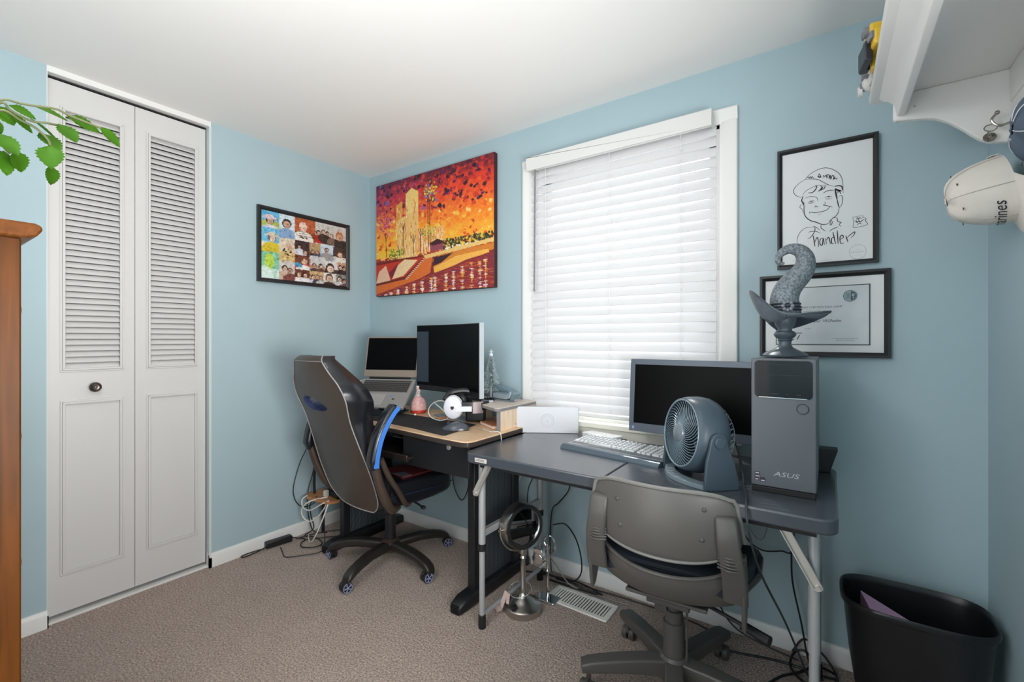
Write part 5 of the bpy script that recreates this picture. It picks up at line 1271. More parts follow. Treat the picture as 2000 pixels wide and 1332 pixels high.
# ------------------------------------------------ wall shelf with hooks on the right wall
sh_ = thing('wall_shelf', 'white wooden wall shelf with curved bracket and hook rail on the right wall', 'shelf', (XR, -.95, 2.0))
YE = -.282; YF = -1.75
build('top_board', MB().prism([(2.886, YE+.006), (2.884, YE+.0), (2.884, YF), (XR, YF), (XR, YE+.020), (2.895, YE+.020)], 2.009, 2.030), M_white, sh_, world=True, bevel=.004)
# cove strip and front rail under the board
cv = MB().prism([(2.908, 2.009), (2.915, 2.000), (2.930, 1.992), (2.944, 1.978), (2.950, 1.944), (2.954, 1.941), (2.969, 1.941), (2.971, 1.944), (2.971, 2.009)], 0, YE-.022-YF, frame((0, YE-.022, 0), (1, 0, 0), (0, 0, 1), (0, -1, 0)))
build('front_rail', cv, M_white, sh_, world=True, ang=50)
bp_ = [(2.943, 2.009), (2.942, 1.940), (2.947, 1.930), (2.960, 1.928), (3.011, 1.920), (3.040, 1.912), (3.068, 1.894), (3.085, 1.878), (3.101, 1.862), (3.118, 1.842), (3.135, 1.825), (3.154, 1.813), (3.185, 1.806), (XR, 1.805), (XR, 2.009)]
for y in (YE, YF+.02):
    build('bracket', MB().prism(bp_, 0, .020, frame((0, y, 0), (1, 0, 0), (0, 0, 1), (0, -1, 0))), M_white, sh_, world=True, bevel=.003)
hr = build('hook_rail', MB().box(3.192, XR, YF+.02, YE-.020, 1.915, 2.009), M_white, sh_, world=True, bevel=.003)
sw = MB().ellipsoid((2.992, YE-.0205, 1.962), (.0035, .001, .0035), 10, 6); build('screw_cover', sw, mat('screw_grey', rgb(190, 190, 190), .4), sh_, world=True)
sw = MB().ellipsoid((3.192, -.40, 1.968), (.002, .006, .006), 10, 6).ellipsoid((3.192, -.415, 1.972), (.002, .004, .004), 10, 6); build('peg_hole', sw, MATS['screw_grey'], hr)
def hook(y, z):
    h = MB(); h.lathe([(0, 0), (.016, 0), (.015, .003), (0, .004)], 20, frame((3.198, y, z), (0, 1, 0), (0, 0, 1), (-1, 0, 0)) )
    h.tube([(3.196, y, z), (3.165, y, z-.006), (3.150, y, z+.012), (3.160, y, z+.030)], .0035, 8); h.ellipsoid((3.161, y, z+.031), (.006, .006, .006), 10, 8)
    return build('hook', h, mat('hook_nickel', rgb(170, 165, 158), .25, 1.0), sh_, world=True, label='nickel hook')
bk2 = MB().box(3.196, XR, -1.7, -.31, 1.80, 1.915); build('back_board', bk2, M_white, sh_, world=True)
hook(-.335, 1.850); hook(-.80, 1.850)
kr = MB().torus((0, 0, 0), .013, .0016, 24, 6, T(3.150, -.325, 1.845) @ R(60, 'X')).torus((0, 0, 0), .010, .0014, 24, 6, T(3.146, -.335, 1.822) @ R(20, 'X') @ R(70, 'Y')).lathe([(0, 0), (.014, 0), (.014, .002), (0, .002)], 20, T(3.150, -.315, 1.822) @ R(75, 'X'))
o = build('key_ring', kr, MATS['hook_nickel']); tag(o, 'small metal key ring hanging from the hook beside the bracket', 'key ring')

# caps: local frame u = crown axis, f = towards the peak
def cap(name, label, c, u, f, cm, pm, text=None, sc_=1.0, back=None, group=None):
    t = thing(name, label, 'cap', c, group=group)
    u = Vector(u).normalized(); f = Vector(f); f = (f-u*f.dot(u)).normalized(); s = f.cross(u)
    M = frame(c, s, f, u) @ Matrix.Scale(sc_, 4)      # local x side, y front, z crown
    Mi = ROOT[t.name] @ M
    cr = MB(); rg = []; N = 36
    for j in range(10):
        th = (PI/2)*j/9*.985; z = .118*math.sin(th); k = math.cos(th)**.60
        rg.append([(.078*k*math.cos(2*PI*i/N), (.098*k)*math.sin(2*PI*i/N)+.006*math.sin(th)*0, z+(.004*math.sin(5*2*PI*i/N) if 0 < j < 9 else 0)) for i in range(N)])
    inner = [[(x*.975, y*.975, z*.975) for x, y, z in r] for r in rg[::-1]]
    cr.loft(rg+inner, caps=False, M=Mi); cr.lathe([(0, .1175), (.008, .118), (0, .123)], 12, Mi)
    co_ = build('crown', cr, cm, t, ang=80)
    q = co_.modifiers.new('s', 'SUBSURF'); q.levels = 1; q.render_levels = 1
    sm_ = MB()
    for k in range(6):
        a = 2*PI*k/6+PI/6; sm_.tube([(.0785*math.cos(th)**.60*math.cos(a), .0985*math.cos(th)**.60*math.sin(a), .1185*math.sin(th)) for th in np.linspace(.02, 1.5, 9)], .0009, 5, M=Mi)
    build('seams', sm_, mat(pm.name+'_seam', rgb(186, 180, 174), .7) if pm is M_capw else pm, co_)
    ey = MB()
    for k in range(6):
        a = 2*PI*k/6; th = .95; ey.torus((0, 0, 0), .0028, .001, 10, 5, Mi @ T(.0790*math.cos(th)**.55*math.cos(a), .099*math.cos(th)**.55*math.sin(a), .119*math.sin(th)))
    build('eyelets', ey, mat('eyelet_dark', rgb(70, 66, 66), .6), co_)
    pk = MB(); rg = []
    for i in range(17):
        a = -1+2*i/16; x0 = .074*math.sin(a*1.25)/math.sin(1.25); y0 = .098*math.sqrt(max(0, 1-(x0/.078)**2)); L_ = .072*math.cos(a*1.35)**.6
        y1 = y0+L_; dz = -.018*(a*a)
        rg.append([(x0, y0-.006, .004+0), (x0*1.02, (y0+y1)/2, .004+dz*.7), (x0*.98, y1, -.002+dz*1.4), (x0*.98, y1, -.005+dz*1.4), (x0*1.02, (y0+y1)/2, .001+dz*.7), (x0, y0-.006, .0)])
    pk.loft(rg, M=Mi); build('peak', pk, pm, t, ang=60)
    st2 = MB().tube([(.055, -.075, .01), (.03, -.098, .012), (0, -.104, .012), (-.03, -.098, .012), (-.055, -.075, .01)], 0, 8, prof=[(-.001, -.008), (.001, -.008), (.001, .008), (-.001, .008)], M=Mi)
    build('strap', st2, pm, t)
    if text:
        tm = textmb(text, .034, Matrix.Identity(4), shear=.25, ext=.0)
        x0 = min(v.x for v in tm.v); x1 = max(v.x for v in tm.v); out = MB(); 
        for v in tm.v:
            xx = v.x-(x0+x1)/2; a = PI/2+xx/.088; z = .024+v.y; th = math.asin(min(.99, z/.118)); k = math.cos(th)**.60
            out.v.append(Mi @ Vector((.0800*k*math.cos(a)*1.0, .1005*k*math.sin(a), z)))
        out.f = tm.f; out.mi = tm.mi
        build('lettering', out, M_ink, co_, ang=0)
    return t
M_capw = mat('cap_offwhite', rgb(226, 220, 212), .8, bump=.25, bscale=300, noise=.03, nscale=20)
M_capn = mat('cap_navy', rgb(70, 84, 100), .8, bump=.25, bscale=300)
Rv = Vector((.819, .574, 0)); Fv = Vector((-.574, .819, 0))
cap('baseball_cap', 'off-white baseball cap with dark lettering hanging lowest from the shelf hook', (3.182, -.335, 1.668), Vector((-1, .06, -.16)), Vector((.0, -.55, -.84)), M_capw, M_capw, 'marines', 1.06, group='caps on the shelf hooks')
cap('baseball_cap', 'slate blue and white cap on the hook at the right edge above the white cap', (3.182, -.860, 1.655), Vector((-1, .05, .05)), Vector((0, -.2, -1.)), M_capn, mat('cap_white_panel', rgb(222, 224, 230), .7), None, .95, group='caps on the shelf hooks')

# two toy machines on the shelf top
ty = thing('yellow_toy', 'yellow and black toy machine overhanging the edge of the wall shelf', 'toy', (2.905, -.50, 2.030))
M_ty = mat('toy_yellow', rgb(226, 184, 52), .35); M_tb = mat('toy_black', rgb(36, 36, 46), .4); M_tg = mat('toy_grey', rgb(124, 126, 132), .4); M_tw = mat('toy_white', rgb(220, 218, 216), .4)
b_ = MB(); b_.box(-.035, .030, -.05, .05, .030, .075, R(10)).box(-.040, .01, -.035, .030, .070, .100, R(10)).box(-.028, -.006, .02, .06, .0, .035); build('body', b_, M_ty, ty, bevel=.006)
b_ = MB(); b_.box(-.048, -.030, -.02, .055, .005, .060, R(10)).box(-.042, -.02, .05, .075, .010, .06, R(10)); build('shield', b_, M_tb, ty, bevel=.003)
b_ = MB(); b_.box(-.045, -.010, -.045, .02, .050, .070, R(14)).cyl((-.048, -.02, .085), (-.02, -.02, .085), .015, 14).cyl((-.05, .03, .105), (-.02, .03, .105), .012, 14); build('turret', b_, M_tg, ty, bevel=.002)
t2 = thing('white_toy', 'white and grey toy machine at the window end of the wall shelf', 'toy', (2.905, -.345, 2.030))
b_ = MB(); b_.ellipsoid((-.012, .02, .030), (.030, .035, .030), 18, 12).box(-.030, .02, -.05, .0, .005, .055, R(8)).ellipsoid((-.02, -.045, .06), (.020, .026, .035), 14, 10); build('body', b_, M_tw, t2, bevel=.004)
b_ = MB(); b_.box(-.040, -.02, -.035, -.01, .03, .075).cyl((-.046, .035, .026), (-.015, .035, .026), .014, 16).cyl((-.044, .010, .045), (-.02, .010, .045), .010, 12); build('joints', b_, M_tg, t2, bevel=.002)
b_ = MB().lathe([(.008, 0), (.016, 0), (.016, .012), (.008, .012)], 20, frame((-.040, .040, .014), (0, 1, 0), (0, 0, 1), (-1, 0, 0)), cap=False); build('wheel', b_, M_tw, t2)

# ------------------------------------------------ dresser, plant, pot
M_ch = wood('cherry_wood', rgb(66, 35, 8), rgb(88, 49, 14), .45, 'Z', 4)
M_cht = wood('cherry_wood_top', rgb(80, 44, 14), rgb(104, 60, 24), .4, 'X', 4)
dr = thing('tall_dresser', 'tall cherry wood dresser at the left edge of the view', 'dresser', (1.08, -2.22, 0))
dx0, dx1, dy0, dy1, dh = .66, 1.50, -2.46, -1.967, 1.475
build('carcass', MB().box(dx0, dx1, dy0, dy1-.03, 0, dh-.028).box(dx0, dx0+.02, dy1-.03, dy1, 0, dh-.028).box(dx1-.02, dx1, dy1-.03, dy1, 0, dh-.028), M_ch, dr, world=True, bevel=.003)
pr_ = [(dy0, dh-.030), (dy1+.004, dh-.030), (dy1+.018, dh-.024), (dy1+.026, dh-.012), (dy1+.024, dh-.004), (dy1+.015, dh), (dy0, dh)]
build('top', MB().prism([(a, b) for a, b in pr_], 0, dx1-dx0+.05, frame((dx0-.025, 0, 0), (0, 1, 0), (0, 0, 1), (1, 0, 0))), M_cht, dr, world=True, bevel=.004)
nd = 5; hh = (dh-.03-.12)/nd
for k in range(nd):
    z0 = .12+hh*k
    d_ = build('drawer', MB().box(dx0+.022, dx1-.022, dy1-.024, dy1-.003, z0+.006, z0+hh-.006), M_ch, dr, world=True, bevel=.004)
    for x in (dx0+.16, dx1-.12):
        build('knob', MB().lathe([(0, 0), (.006, 0), (.006, .005), (.012, .008), (.013, .012), (.010, .016), (0, .018)], 20, frame((x, dy1-.001, z0+hh*.5), (1, 0, 0), (0, 0, 1), (0, 1, 0)) @ Matrix.Scale(1, 4)), mat('knob_pewter', rgb(110, 96, 84), .35, .6), d_, world=True)
# pot and plant
for m_ in (M_ch, M_cht): m_.node_tree.nodes['Principled BSDF'].inputs['Specular IOR Level'].default_value = .12
pp_ = thing('potted_plant', 'leafy green hanging plant in a pale blue pot on top of the dresser', 'plant', (1.405, -2.165, dh))
build('pot', MB().lathe([(0, 0), (.050, 0), (.056, .006), (.066, .10), (.070, .112), (.066, .112), (.062, .10), (0, .095)], 36), mat('pot_pale_blue', rgb(150, 186, 204), .35), pp_)
build('soil', MB().lathe([(0, .096), (.061, .098)], 24, cap=False), mat('soil', rgb(50, 38, 30), .95, noise=.3, nscale=60), pp_)
def leafmat():
    m = mat('leaf_green', rgb(48, 86, 12), .55, noise=.30, nscale=22, spec=.12); nt = m.node_tree
    t = nt.nodes.new('ShaderNodeBsdfTranslucent'); t.inputs[0].default_value = (*rgb(70, 116, 18), 1); mx = nt.nodes.new('ShaderNodeMixShader'); mx.inputs[0].default_value = .22
    nt.links.new(nt.nodes['Principled BSDF'].outputs[0], mx.inputs[1]); nt.links.new(t.outputs[0], mx.inputs[2]); nt.links.new(mx.outputs[0], nt.nodes['Material Output'].inputs[0]); return m
M_leaf = leafmat(); M_stem = mat('stem_green', rgb(88, 92, 66), .6, spec=.15)
def leafshape(M, L, Wd, curl):
    # serrated ovate leaf, cupped along the midrib
    m = MB(); n = 15; top = []
    for i in range(n+1):
        t = i/n; w = Wd*(math.sin(PI*t**.80))**.75*(1+.10*((i % 2)*2-1)*(t > .12)) if 0 < i < n else 0
        x = L*t; zc = -curl*L*t*t
        top.append([(x, -w, zc+.22*w), (x-.004, -w*.5, zc+.06*w), (x, 0, zc), (x-.004, w*.5, zc+.06*w), (x, w, zc+.22*w)])
    vs = [p for r in top for p in r]; fs = []
    for i in range(n):
        for j in range(4): a = i*5+j; fs.append((a, a+1, a+6, a+5))
    return m.add(vs, fs, M)
CAMP = None
def lf3(px, d, tip, L, w, curl=.25, roll=0, nm='leaf'):
    # px: base point, tip: direction vector
    x = Vector(tip).normalized(); y = Vector(d).normalized(); y = (y-x*y.dot(x)).normalized(); z = x.cross(y)
    M = frame(px, x, y, z) @ R(roll, 'X')
    build(nm, leafshape(M, L, w, curl), M_leaf, pp_, world=True, ang=80)
LEAVES=[((1.5342, -1.9548, 1.6971), (1.5233, -1.9044, 1.6957), 0.0117), ((1.5438, -1.9082, 1.6926), (1.535, -1.8584, 1.6851), 0.0122), ((1.524, -1.8559, 1.6954), (1.5251, -1.8234, 1.6688), 0.014), ((1.5751, -1.9269, 1.6597), (1.5921, -1.9065, 1.6333), 0.0166), ((1.5659, -1.9886, 1.6726), (1.5598, -1.9553, 1.6673), 0.0121), ((1.5522, -1.9881, 1.6638), (1.5483, -1.9576, 1.6425), 0.0094), ((1.5304, -1.959, 1.672), (1.5196, -1.9119, 1.6465), 0.0088), ((1.5329, -1.9457, 1.647), (1.555, -1.9226, 1.62), 0.0178), ((1.5697, -1.9385, 1.6159), (1.587, -1.9414, 1.5743), 0.0194), ((1.568, -1.9389, 1.5792), (1.5608, -1.9342, 1.547), 0.0155), ((1.5386, -2.0053, 1.6737), (1.5487, -1.9826, 1.6481), 0.0167), ((1.5639, -2.005, 1.617), (1.5831, -1.9826, 1.5853), 0.0164), ((1.5728, -1.9857, 1.5904), (1.5613, -1.9727, 1.5598), 0.0176), ((1.5564, -1.9962, 1.5889), (1.5682, -1.9932, 1.5485), 0.013), ((1.5504, -2.0078, 1.6444), (1.5425, -1.9964, 1.6258), 0.0092), ((1.5484, -2.0154, 1.5962), (1.537, -2.0001, 1.5669), 0.0146)]
STEMS=[[(1.5, -2.0319, 1.6534), (1.55, -2.0004, 1.6835), (1.55, -1.975, 1.6887), (1.55, -1.9552, 1.6923), (1.55, -1.9275, 1.698), (1.55, -1.9079, 1.693), (1.55, -1.8618, 1.6862)], [(1.5, -2.0319, 1.6441), (1.55, -2.0004, 1.6789), (1.55, -1.9879, 1.6711), (1.55, -1.9619, 1.6616), (1.55, -1.9415, 1.6657), (1.55, -1.9218, 1.6674)], [(1.5, -2.0259, 1.6371), (1.55, -2.0004, 1.6659), (1.55, -1.975, 1.6574), (1.55, -1.9552, 1.6507), (1.55, -1.938, 1.6326), (1.55, -1.9352, 1.609), (1.55, -1.9359, 1.5831)], [(1.5, -2.0198, 1.63), (1.55, -2.0065, 1.6201), (1.55, -1.9942, 1.5986), (1.55, -1.9879, 1.5914)]]
rn = random.Random(9)
for s in STEMS: build('stem', MB().tube([(1.405, -2.165, dh+.098), (1.43, -2.12, dh+.20)]+s, .0022, 7), M_stem, pp_, world=True)
for b, t, w in LEAVES:
    b = Vector(b); t = Vector(t); d = t-b
    lf3(b, Vector((.55, rn.uniform(-.2, .3), rn.uniform(.1, .9))).cross(d), d, d.length*1.03, w, .12, rn.uniform(-14, 14))
for k in range(14):
    a = rn.uniform(0, 2*PI); r_ = rn.uniform(.02, .07); b = Vector((1.405+r_*math.cos(a)*.5, -2.165+r_*math.sin(a)*.5, dh+.13+rn.uniform(0, .12)))
    d = Vector((math.cos(a), math.sin(a), rn.uniform(-.5, .3)))
    st_p = [(1.405, -2.165, dh+.095), tuple((Vector((1.405, -2.165, dh+.15))+b)/2), tuple(b)]
    build('stem', MB().tube(st_p, .0016, 6), M_stem, pp_, world=True)
    lf3(b, Vector((0, 0, 1)).cross(d), d, rn.uniform(.045, .06), rn.uniform(.014, .02), .3, rn.uniform(-20, 20))

# ------------------------------------------------ on the floor
# makeup mirror
mm = thing('makeup_mirror', 'round two-sided chrome makeup mirror on a stand beside the folding table leg', 'mirror', (1.622, -.400, 0))
build('base', MB().lathe([(0, 0), (.084, 0), (.086, .004), (.086, .030), (.080, .036), (.060, .042), (.045, .056), (.030, .066), (.020, .074), (.016, .086), (0, .088)], 48), M_steel, mm)
build('stem', MB().lathe([(.012, .08), (.016, .10), (.012, .11), (.0125, .20), (.010, .235), (.015, .245), (.011, .255), (.017, .268), (.015, .285), (0, .287)], 28), M_steel, mm)
mn = Vector((.93, -.37, .04)).normalized(); mu = Vector((0, 0, 1)); ms_ = mn.cross(mu).normalized(); mu = ms_.cross(mn)
MMc = (1.625-1.622, -.420+.400, .400)
MMf = frame(MMc, ms_, mu, mn)
build('mirror_drum', MB().lathe([(.092, .030), (.098, .030), (.100, .022), (.100, -.022), (.098, -.030), (.092, -.030), (.088, -.022), (.088, .022), (.092, .030)], 64, MMf, cap=False), M_steel, mm, ang=50)
build('mirror_rim', MB().lathe([(.080, .026), (.081, .033), (.098, .033), (.100, .026)], 64, MMf, cap=False), mat('rim_steel', rgb(168, 170, 172), .22, 1.0), mm)
gm = MB(); 
for sgn in (1, -1):
    gm.lathe([(0, .0265*sgn), (.082, .0265*sgn)], 48, MMf, cap=False)
build('mirror_glass', gm, mat('mirror_glass', rgb(226, 230, 232), .02, 1.0), mm)
yk = MB(); pts = []
for a in np.linspace(-188, 8, 21):
    r_ = .112; pts.append(Vector(MMc)+ms_*(r_*math.cos(math.radians(a)))+Vector((0, 0, 1))*(r_*math.sin(math.radians(a))))
yk.tube(pts, .0045, 8, smooth=1)
for s_ in (1, -1): yk.cyl(Vector(MMc)+ms_*s_*.098, Vector(MMc)+ms_*s_*.122, .005, 12)
build('yoke', yk, M_steel, mm)
build('knob', MB().cyl((0, -.06, .05), (0, -.086, .046), .010, 16), M_black, mm, bevel=.002)
# hanging paper tags on the mirror
tg = thing('paper_tags', 'pale pink paper tags hanging from a clear cord around the mirror base', 'tag', (1.575, -.470, 0))
t_ = MB().torus((0, 0, 0), .052, .002, 36, 6, T(1.625, -.430, .112) @ R(14, 'X')); build('clear_ring', t_, mat('clear_plastic', rgb(226, 230, 228), .1, trans=.8), tg, world=True)
t_ = MB(); t_.box(-.010, .010, -.001, .001, -.105, 0, T(1.585, -.478, .110) @ R(22, 'Y')).box(-.008, .008, -.001, .001, -.050, 0, T(1.598, -.481, .108) @ R(8, 'Y')).box(-.016, .014, -.001, .001, -.03, 0, T(1.548, -.485, .034) @ R(38, 'Y'))
build('tag', t_, mat('tag_pink', rgb(206, 180, 174), .7), tg, world=True)
# second silver holder behind
hd2 = thing('chrome_holder', 'tall twisted chrome stand half hidden behind the makeup mirror', 'stand', (1.672, -.262, 0))
build('base', MB().prism(rrect(-.055, .055, -.035, .035, .012, 4), 0, .012), M_chrome, hd2, bevel=.003)
h_ = MB(); h_.lathe([(.010, .012), (.006, .05), (.009, .06), (.006, .07), (.006, .13), (.010, .14), (.006, .15), (.006, .24), (.011, .25), (.008, .27)], 16).tube([(0, 0, .20), (.03, .01, .24), (.035, .01, .28), (.01, 0, .31), (-.02, 0, .28), (0, 0, .25)], .005, 8); build('post', h_, M_chrome, hd2)
h_ = MB(); h_.box(-.07, -.02, -.02, .02, .15, .24).cyl((-.045, -.022, .19), (-.045, .022, .19), .030, 20); build('holder', h_, M_chrome, hd2, bevel=.004)

# floor register
vt = thing('floor_register', 'white metal floor register beside the wall under the table', 'vent', (1.815, -.195, 0), -1)
vm = MB(); vm.box(-.165, .165, -.078, -.050, 0, .006).box(-.165, .165, .050, .078, 0, .006).box(-.165, -.135, -.050, .050, 0, .006).box(.135, .165, -.050, .050, 0, .006).box(-.135, .135, -.003, .003, 0, .004) if False else vm
vm = MB()
def dome(x0, x1, y0, y1): vm.box(x0, x1, y0, y1, .0, .0075)
dome(-.160, .160, -.072, -.048); dome(-.160, .160, .048, .072); dome(-.160, -.135, -.048, .048); dome(.135, .160, -.048, .048)
build('rim', vm, mat('register_white', rgb(236, 234, 228), .4), vt, bevel=.003)
lv = MB()
for k in range(19):
    x = -.126+.014*k; lv.box(-.0035, .0035, -.049, .049, -.001, .0045, T(x, 0, .003) @ R(25, 'Y'))
build('louvers', lv, MATS['register_white'], vt)
build('damper', MB().box(-.136, .136, -.049, .049, -.002, .0008), mat('damper_grey', rgb(96, 96, 92), .6), vt)

# waste bin with card
bn = thing('waste_bin', 'black plastic waste bin standing in the corner right of the table', 'bin', (3.000, -.195, 0))
def ring_(s, z, inset=0):
    P = []; W_, H_ = .192*s-inset, .130*s-inset
    for i in range(48):
        a = 2*PI*i/48; c_, s2 = math.cos(a), math.sin(a); e = .55
        x = W_*abs(c_)**e*(1 if c_ >= 0 else -1); y = H_*abs(s2)**e*(1 if s2 >= 0 else -1)
        P.append((x, y-.012*(1-(x/W_)**2)*(1 if y < 0 else 0), z))
    return P
rg = [ring_(.70, .0), ring_(.72, .004), ring_(.88, .22), ring_(.955, .375), ring_(.96, .380), ring_(1.0, .383), ring_(1.005, .392), ring_(1.0, .400), ring_(.98, .402), ring_(.955, .398), ring_(.955, .38, .004), ring_(.87, .22, .004), ring_(.71, .008, .004)]
build('bin_body', MB().loft(rg), mat('bin_black', rgb(24, 25, 28), .32, bump=.1, bscale=500), bn, ang=50)
cd = thing('pink_card', 'mauve pink folded card sticking up inside the black waste bin', 'card', (2.93, -.20, .16))
c_ = MB(); c_.add([(2.868, -.205, .384), (2.884, -.270, .365), (3.01, -.262, .362), (3.02, -.22, .20), (2.88, -.22, .16), (2.87, -.19, .16)], [(0, 1, 2), (0, 2, 3, 4), (0, 4, 5)])
c_ = MB(); pA, pB, pC = Vector((2.866, -.190, .392)), Vector((2.893, -.262, .360)), Vector((3.012, -.258, .352))
c_.add([pA, pB, pC, pC+Vector((-.01, .03, -.16)), pB+Vector((-.005, .02, -.16)), pA+Vector((.0, .02, -.18)), pA+Vector((0, .003, 0)), pB+Vector((0, .003, 0)), pC+Vector((0, .003, 0))], [(0, 1, 2), (1, 4, 3, 2), (0, 5, 4, 1), (6, 8, 7), (0, 2, 8, 6), (0, 6, 5)])
build('card_fold', c_, mat('card_mauve', rgb(186, 146, 178), .6), cd, world=True)

# small wooden side stand left of the desk with black hook tube
ws = thing('wooden_stand', 'low wooden stand with bent black tube tucked between chair and closet wall', 'stand', (.19, -.48, 0))
M_ws = wood('honey_wood', rgb(170, 112, 70), rgb(200, 142, 92), .4, 'X', 5)
build('shelf_plate', MB().prism([(.055, -.525), (.110, -.560), (.300, -.545), (.325, -.50), (.325, -.40), (.055, -.395)], .250, .268), M_ws, ws, world=True, bevel=.002)
build('leg_post', MB().cyl((.30, -.43, 0), (.30, -.43, .25), .010, 12), M_blackp, ws, world=True)
build('leg_post', MB().cyl((.08, -.43, 0), (.08, -.43, .25), .010, 12), M_blackp, ws, world=True)
build('hook_tube', MB().tube([(.095, -.500, .268), (.095, -.500, .40), (.105, -.485, .435), (.135, -.44, .452), (.19, -.40, .455), (.25, -.38, .455)], .008, 10), M_blackp, ws, world=True)
o = build('power_plug', MB().box(.19, .215, -.50, -.475, .268, .305), mat('plug_white', rgb(228, 226, 220), .4), bevel=.003); tag(o, 'white plug standing on the low wooden stand', 'plug')
ps = thing('power_strip', 'black power strip lying on the low wooden stand', 'power strip', (.25, -.455, .268), -8)
build('strip_body', MB().box(-.10, .07, -.022, .022, 0, .028), M_blackp, ps, bevel=.004)
pk = MB()
for x in (-.07, -.02, .03): pk.box(x-.012, x+.012, -.012, .012, .028, .031)
build('outlets', pk, M_dark, ps)
# cables in the corner
def cable(name, label, pts, r=.0033, m=None, cat='cable', grp=None):
    o = build(name, MB().tube(pts, r, 7, smooth=5), m or M_cable); tag(o, label, cat, grp or {'floor_cable': 'cords lying on the carpet', 'wall_cable': 'cables hanging behind the folding table', 'tower_cable': 'cables below the right half of the table', 'hanging_cable': 'cables on the closet wall', 'white_cable': 'white cables off the wooden stand', 'under_desk_cable': 'cables under the oak desk'}.get(name)); return o
cable('hanging_cable', 'thin black cable hanging in a long curve on the closet wall behind the chair', [(.28, -.10, .70), (.06, -.42, .66), (.03, -.53, .52), (.025, -.590, .36), (.025, -.597, .27), (.03, -.565, .20), (.035, -.51, .175), (.06, -.47, .20), (.12, -.46, .262)], .0026)
cable('hanging_cable', 'black cable dropping beside the wooden stand to the carpet', [(.20, -.20, .72), (.04, -.42, .60), (.03, -.455, .47), (.035, -.475, .38), (.035, -.505, .28), (.04, -.515, .18), (.05, -.50, .06), (.07, -.48, .010), (.14, -.44, .008)], .0032)
cable('white_cable', 'white cable looping off the wooden stand down to the carpet', [(.24, -.50, .275), (.17, -.575, .255), (.10, -.585, .20), (.09, -.575, .145), (.14, -.560, .12), (.22, -.545, .17), (.29, -.530, .26), (.30, -.56, .20), (.25, -.58, .08), (.19, -.58, .012), (.13, -.56, .008), (.08, -.53, .008)], .0042, M_cablew)
cable('white_cable', 'white cable drooping in a shallow loop under the wooden stand front', [(.105, -.555, .272), (.075, -.57, .245), (.10, -.58, .205), (.17, -.575, .20), (.26, -.555, .25), (.30, -.53, .272)], .0038, M_cablew)
ad = thing('power_adapter', 'black power brick leaning on the baseboard beside the closet wall', 'adapter', (.040, -.700, 0), 82)
build('brick', MB().box(-.075, .075, -.021, .021, .004, .040), M_blackp, ad, bevel=.005)
cable('adapter_cord', 'black cord looped on the carpet in front of the power brick', [(.042, -.778, .015), (.05, -.82, .012), (.055, -.87, .010), (.060, -.905, .012), (.040, -.915, .012), (.030, -.88, .012), (.042, -.82, .014), (.05, -.79, .012)], .003)
cable('floor_cable', 'black cable coiled on the carpet beneath the wooden stand', [(.042, -.625, .02), (.07, -.60, .014), (.12, -.575, .010), (.15, -.62, .010), (.20, -.645, .010), (.26, -.61, .010), (.27, -.56, .012), (.20, -.53, .012), (.12, -.53, .010), (.07, -.55, .012), (.12, -.52, .06), (.115, -.535, .14), (.13, -.55, .22), (.17, -.53, .272)], .0034)
cable('floor_cable', 'black cable with a sharp bend lying on open carpet near the chair', [(.10, -.72, .008), (.16, -.74, .008), (.24, -.765, .008), (.30, -.70, .008), (.345, -.62, .008), (.33, -.58, .03), (.30, -.56, .10)], .0026)
cable('floor_cable', 'black cable running straight along the baseboard under the desk', [(.06, -.60, .008), (.09, -.50, .008), (.14, -.40, .008), (.24, -.30, .008), (.36, -.20, .010)], .0032)
cable('floor_cable', 'second black cable running under the desk nearer the chair', [(.12, -.585, .008), (.18, -.50, .008), (.25, -.42, .008), (.32, -.36, .010), (.40, -.33, .010)], .0032)
cable('under_desk_cable', 'black cable hanging in a U loop on the wall under the oak desk', [(.86, -.03, .62), (.845, -.028, .45), (.855, -.026, .33), (.91, -.026, .255), (.955, -.026, .30), (.975, -.026, .40), (.965, -.03, .62)], .0028)
cable('under_desk_cable', 'black cable sagging to the perforated desk leg', [(1.03, -.03, .62), (1.055, -.028, .46), (1.11, -.028, .33), (1.165, -.028, .265), (1.195, -.028, .28), (1.25, -.028, .285), (1.265, -.03, .36), (1.25, -.03, .38)], .003)
cable('pale_cord', 'thin pale cord crossing the wall under the right end of the oak desk', [(.98, -.05, .66), (1.05, -.035, .56), (1.13, -.03, .47), (1.22, -.03, .41), (1.30, -.03, .38)], .0022, MATS['white_cable'])
cable('wall_cable', 'pale cable hanging behind the folding table left of the mirror', [(1.40, -.03, .66), (1.36, -.026, .50), (1.33, -.026, .38), (1.32, -.026, .20), (1.34, -.03, .02)], .003, MATS['white_cable'])
cable('wall_cable', 'black cable hanging straight behind the makeup mirror', [(1.46, -.03, .66), (1.44, -.026, .50), (1.41, -.026, .42), (1.40, -.026, .30), (1.405, -.03, .03)], .003)
cable('wall_cable', 'black forked cable behind the mirror next to the straight one', [(1.455, -.034, .66), (1.47, -.03, .52), (1.485, -.03, .42), (1.48, -.03, .30), (1.50, -.04, .03)], .003)
cable('wall_cable', 'black cable bending down the wall right of the makeup mirror', [(1.68, -.03, .66), (1.665, -.026, .54), (1.66, -.026, .46), (1.60, -.026, .38), (1.56, -.026, .33), (1.55, -.03, .15), (1.57, -.05, .02)], .003)
cable('wall_cable', 'black cable arching down beside the mirror to the floor coil', [(1.62, -.12, .30), (1.68, -.10, .31), (1.73, -.08, .24), (1.755, -.07, .14), (1.75, -.07, .06), (1.70, -.08, .014), (1.62, -.09, .012)], .0036)
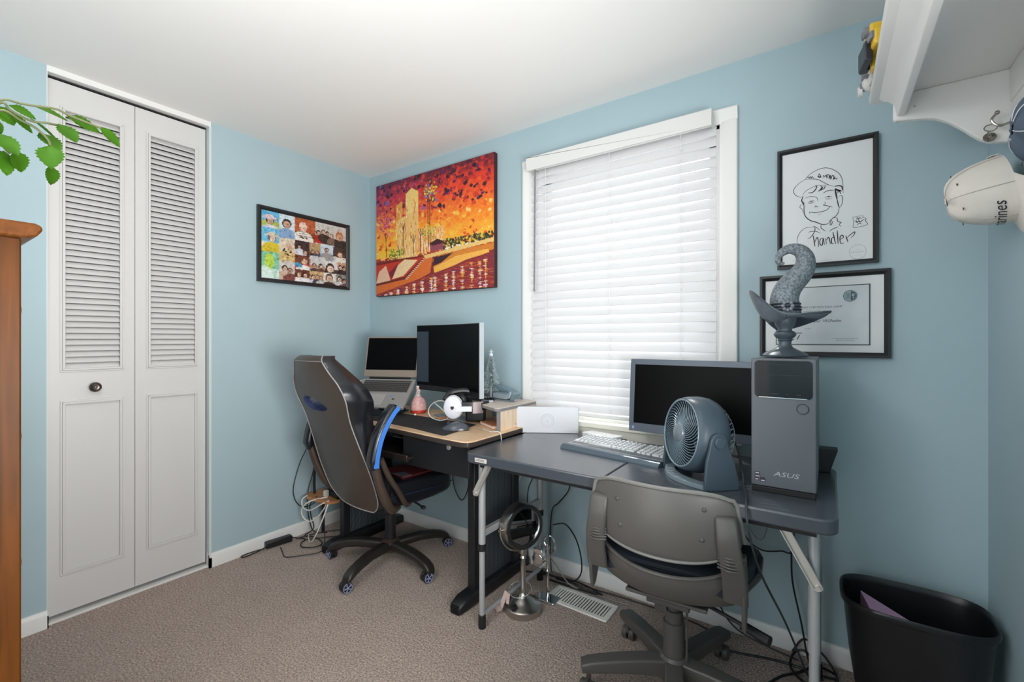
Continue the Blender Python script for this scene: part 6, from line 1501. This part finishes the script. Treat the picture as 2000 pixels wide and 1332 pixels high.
cable('floor_cable', 'long black cable lying along the baseboard behind the floor register', [(1.50, -.06, .012), (1.60, -.075, .012), (1.72, -.060, .014), (1.82, -.070, .012), (1.95, -.060, .012), (2.10, -.055, .012), (2.28, -.06, .012), (2.42, -.10, .012)], .0038)
cable('floor_cable', 'thick black cable bundle looping behind the mirror', [(1.45, -.12, .012), (1.55, -.10, .02), (1.66, -.09, .022), (1.76, -.095, .020), (1.83, -.085, .014), (1.88, -.10, .012), (1.80, -.112, .014), (1.70, -.118, .014), (1.60, -.12, .012)], .005)
cable('floor_cable', 'grey wire crossing from the mirror to the floor register', [(1.60, -.20, .22), (1.66, -.16, .12), (1.72, -.13, .03), (1.80, -.108, .014), (1.92, -.108, .012), (2.02, -.10, .012)], .0028, mat('grey_wire', rgb(130, 134, 136), .4))
cable('tower_cable', 'black cable sagging in a U below the right half of the table', [(2.47, -.04, .72), (2.46, -.03, .55), (2.49, -.028, .43), (2.55, -.028, .385), (2.62, -.03, .40), (2.66, -.04, .42), (2.665, -.05, .60), (2.66, -.05, .72)], .003)
cable('tower_cable', 'black cable falling straight behind the right table leg', [(2.64, -.06, .72), (2.655, -.05, .45), (2.66, -.05, .30), (2.69, -.06, .15), (2.715, -.09, .03), (2.75, -.12, .010)], .0034)
cable('tower_cable', 'thin cable crossing the wall left of the right table leg', [(2.48, -.07, .72), (2.50, -.05, .50), (2.56, -.04, .44), (2.60, -.05, .70)], .002, MATS['grey_wire'])
cable('floor_cable', 'black cord crossing the carpet from the task chair to the cord tangle', [(2.44, -.17, .010), (2.50, -.155, .010), (2.58, -.130, .010), (2.66, -.115, .010), (2.74, -.125, .012), (2.80, -.11, .010)], .0046)
cable('floor_cable', 'black cord curling around the foot of the right table leg', [(2.60, -.27, .010), (2.64, -.20, .012), (2.69, -.15, .016), (2.73, -.095, .03), (2.70, -.055, .045), (2.665, -.070, .03), (2.66, -.14, .012), (2.72, -.20, .012), (2.79, -.15, .012), (2.80, -.09, .012), (2.76, -.07, .012)], .0046)
cable('floor_cable', 'black cord arching over the tangle toward the waste bin', [(2.66, -.06, .03), (2.70, -.045, .085), (2.76, -.05, .05), (2.80, -.09, .014), (2.80, -.16, .012), (2.78, -.24, .012)], .004)
cable('floor_cable', 'thin black cable falling from the task chair level to the baseboard', [(2.36, -.028, .62), (2.37, -.026, .35), (2.385, -.026, .17), (2.40, -.028, .09), (2.46, -.035, .03), (2.56, -.05, .012), (2.68, -.075, .012)], .0032)
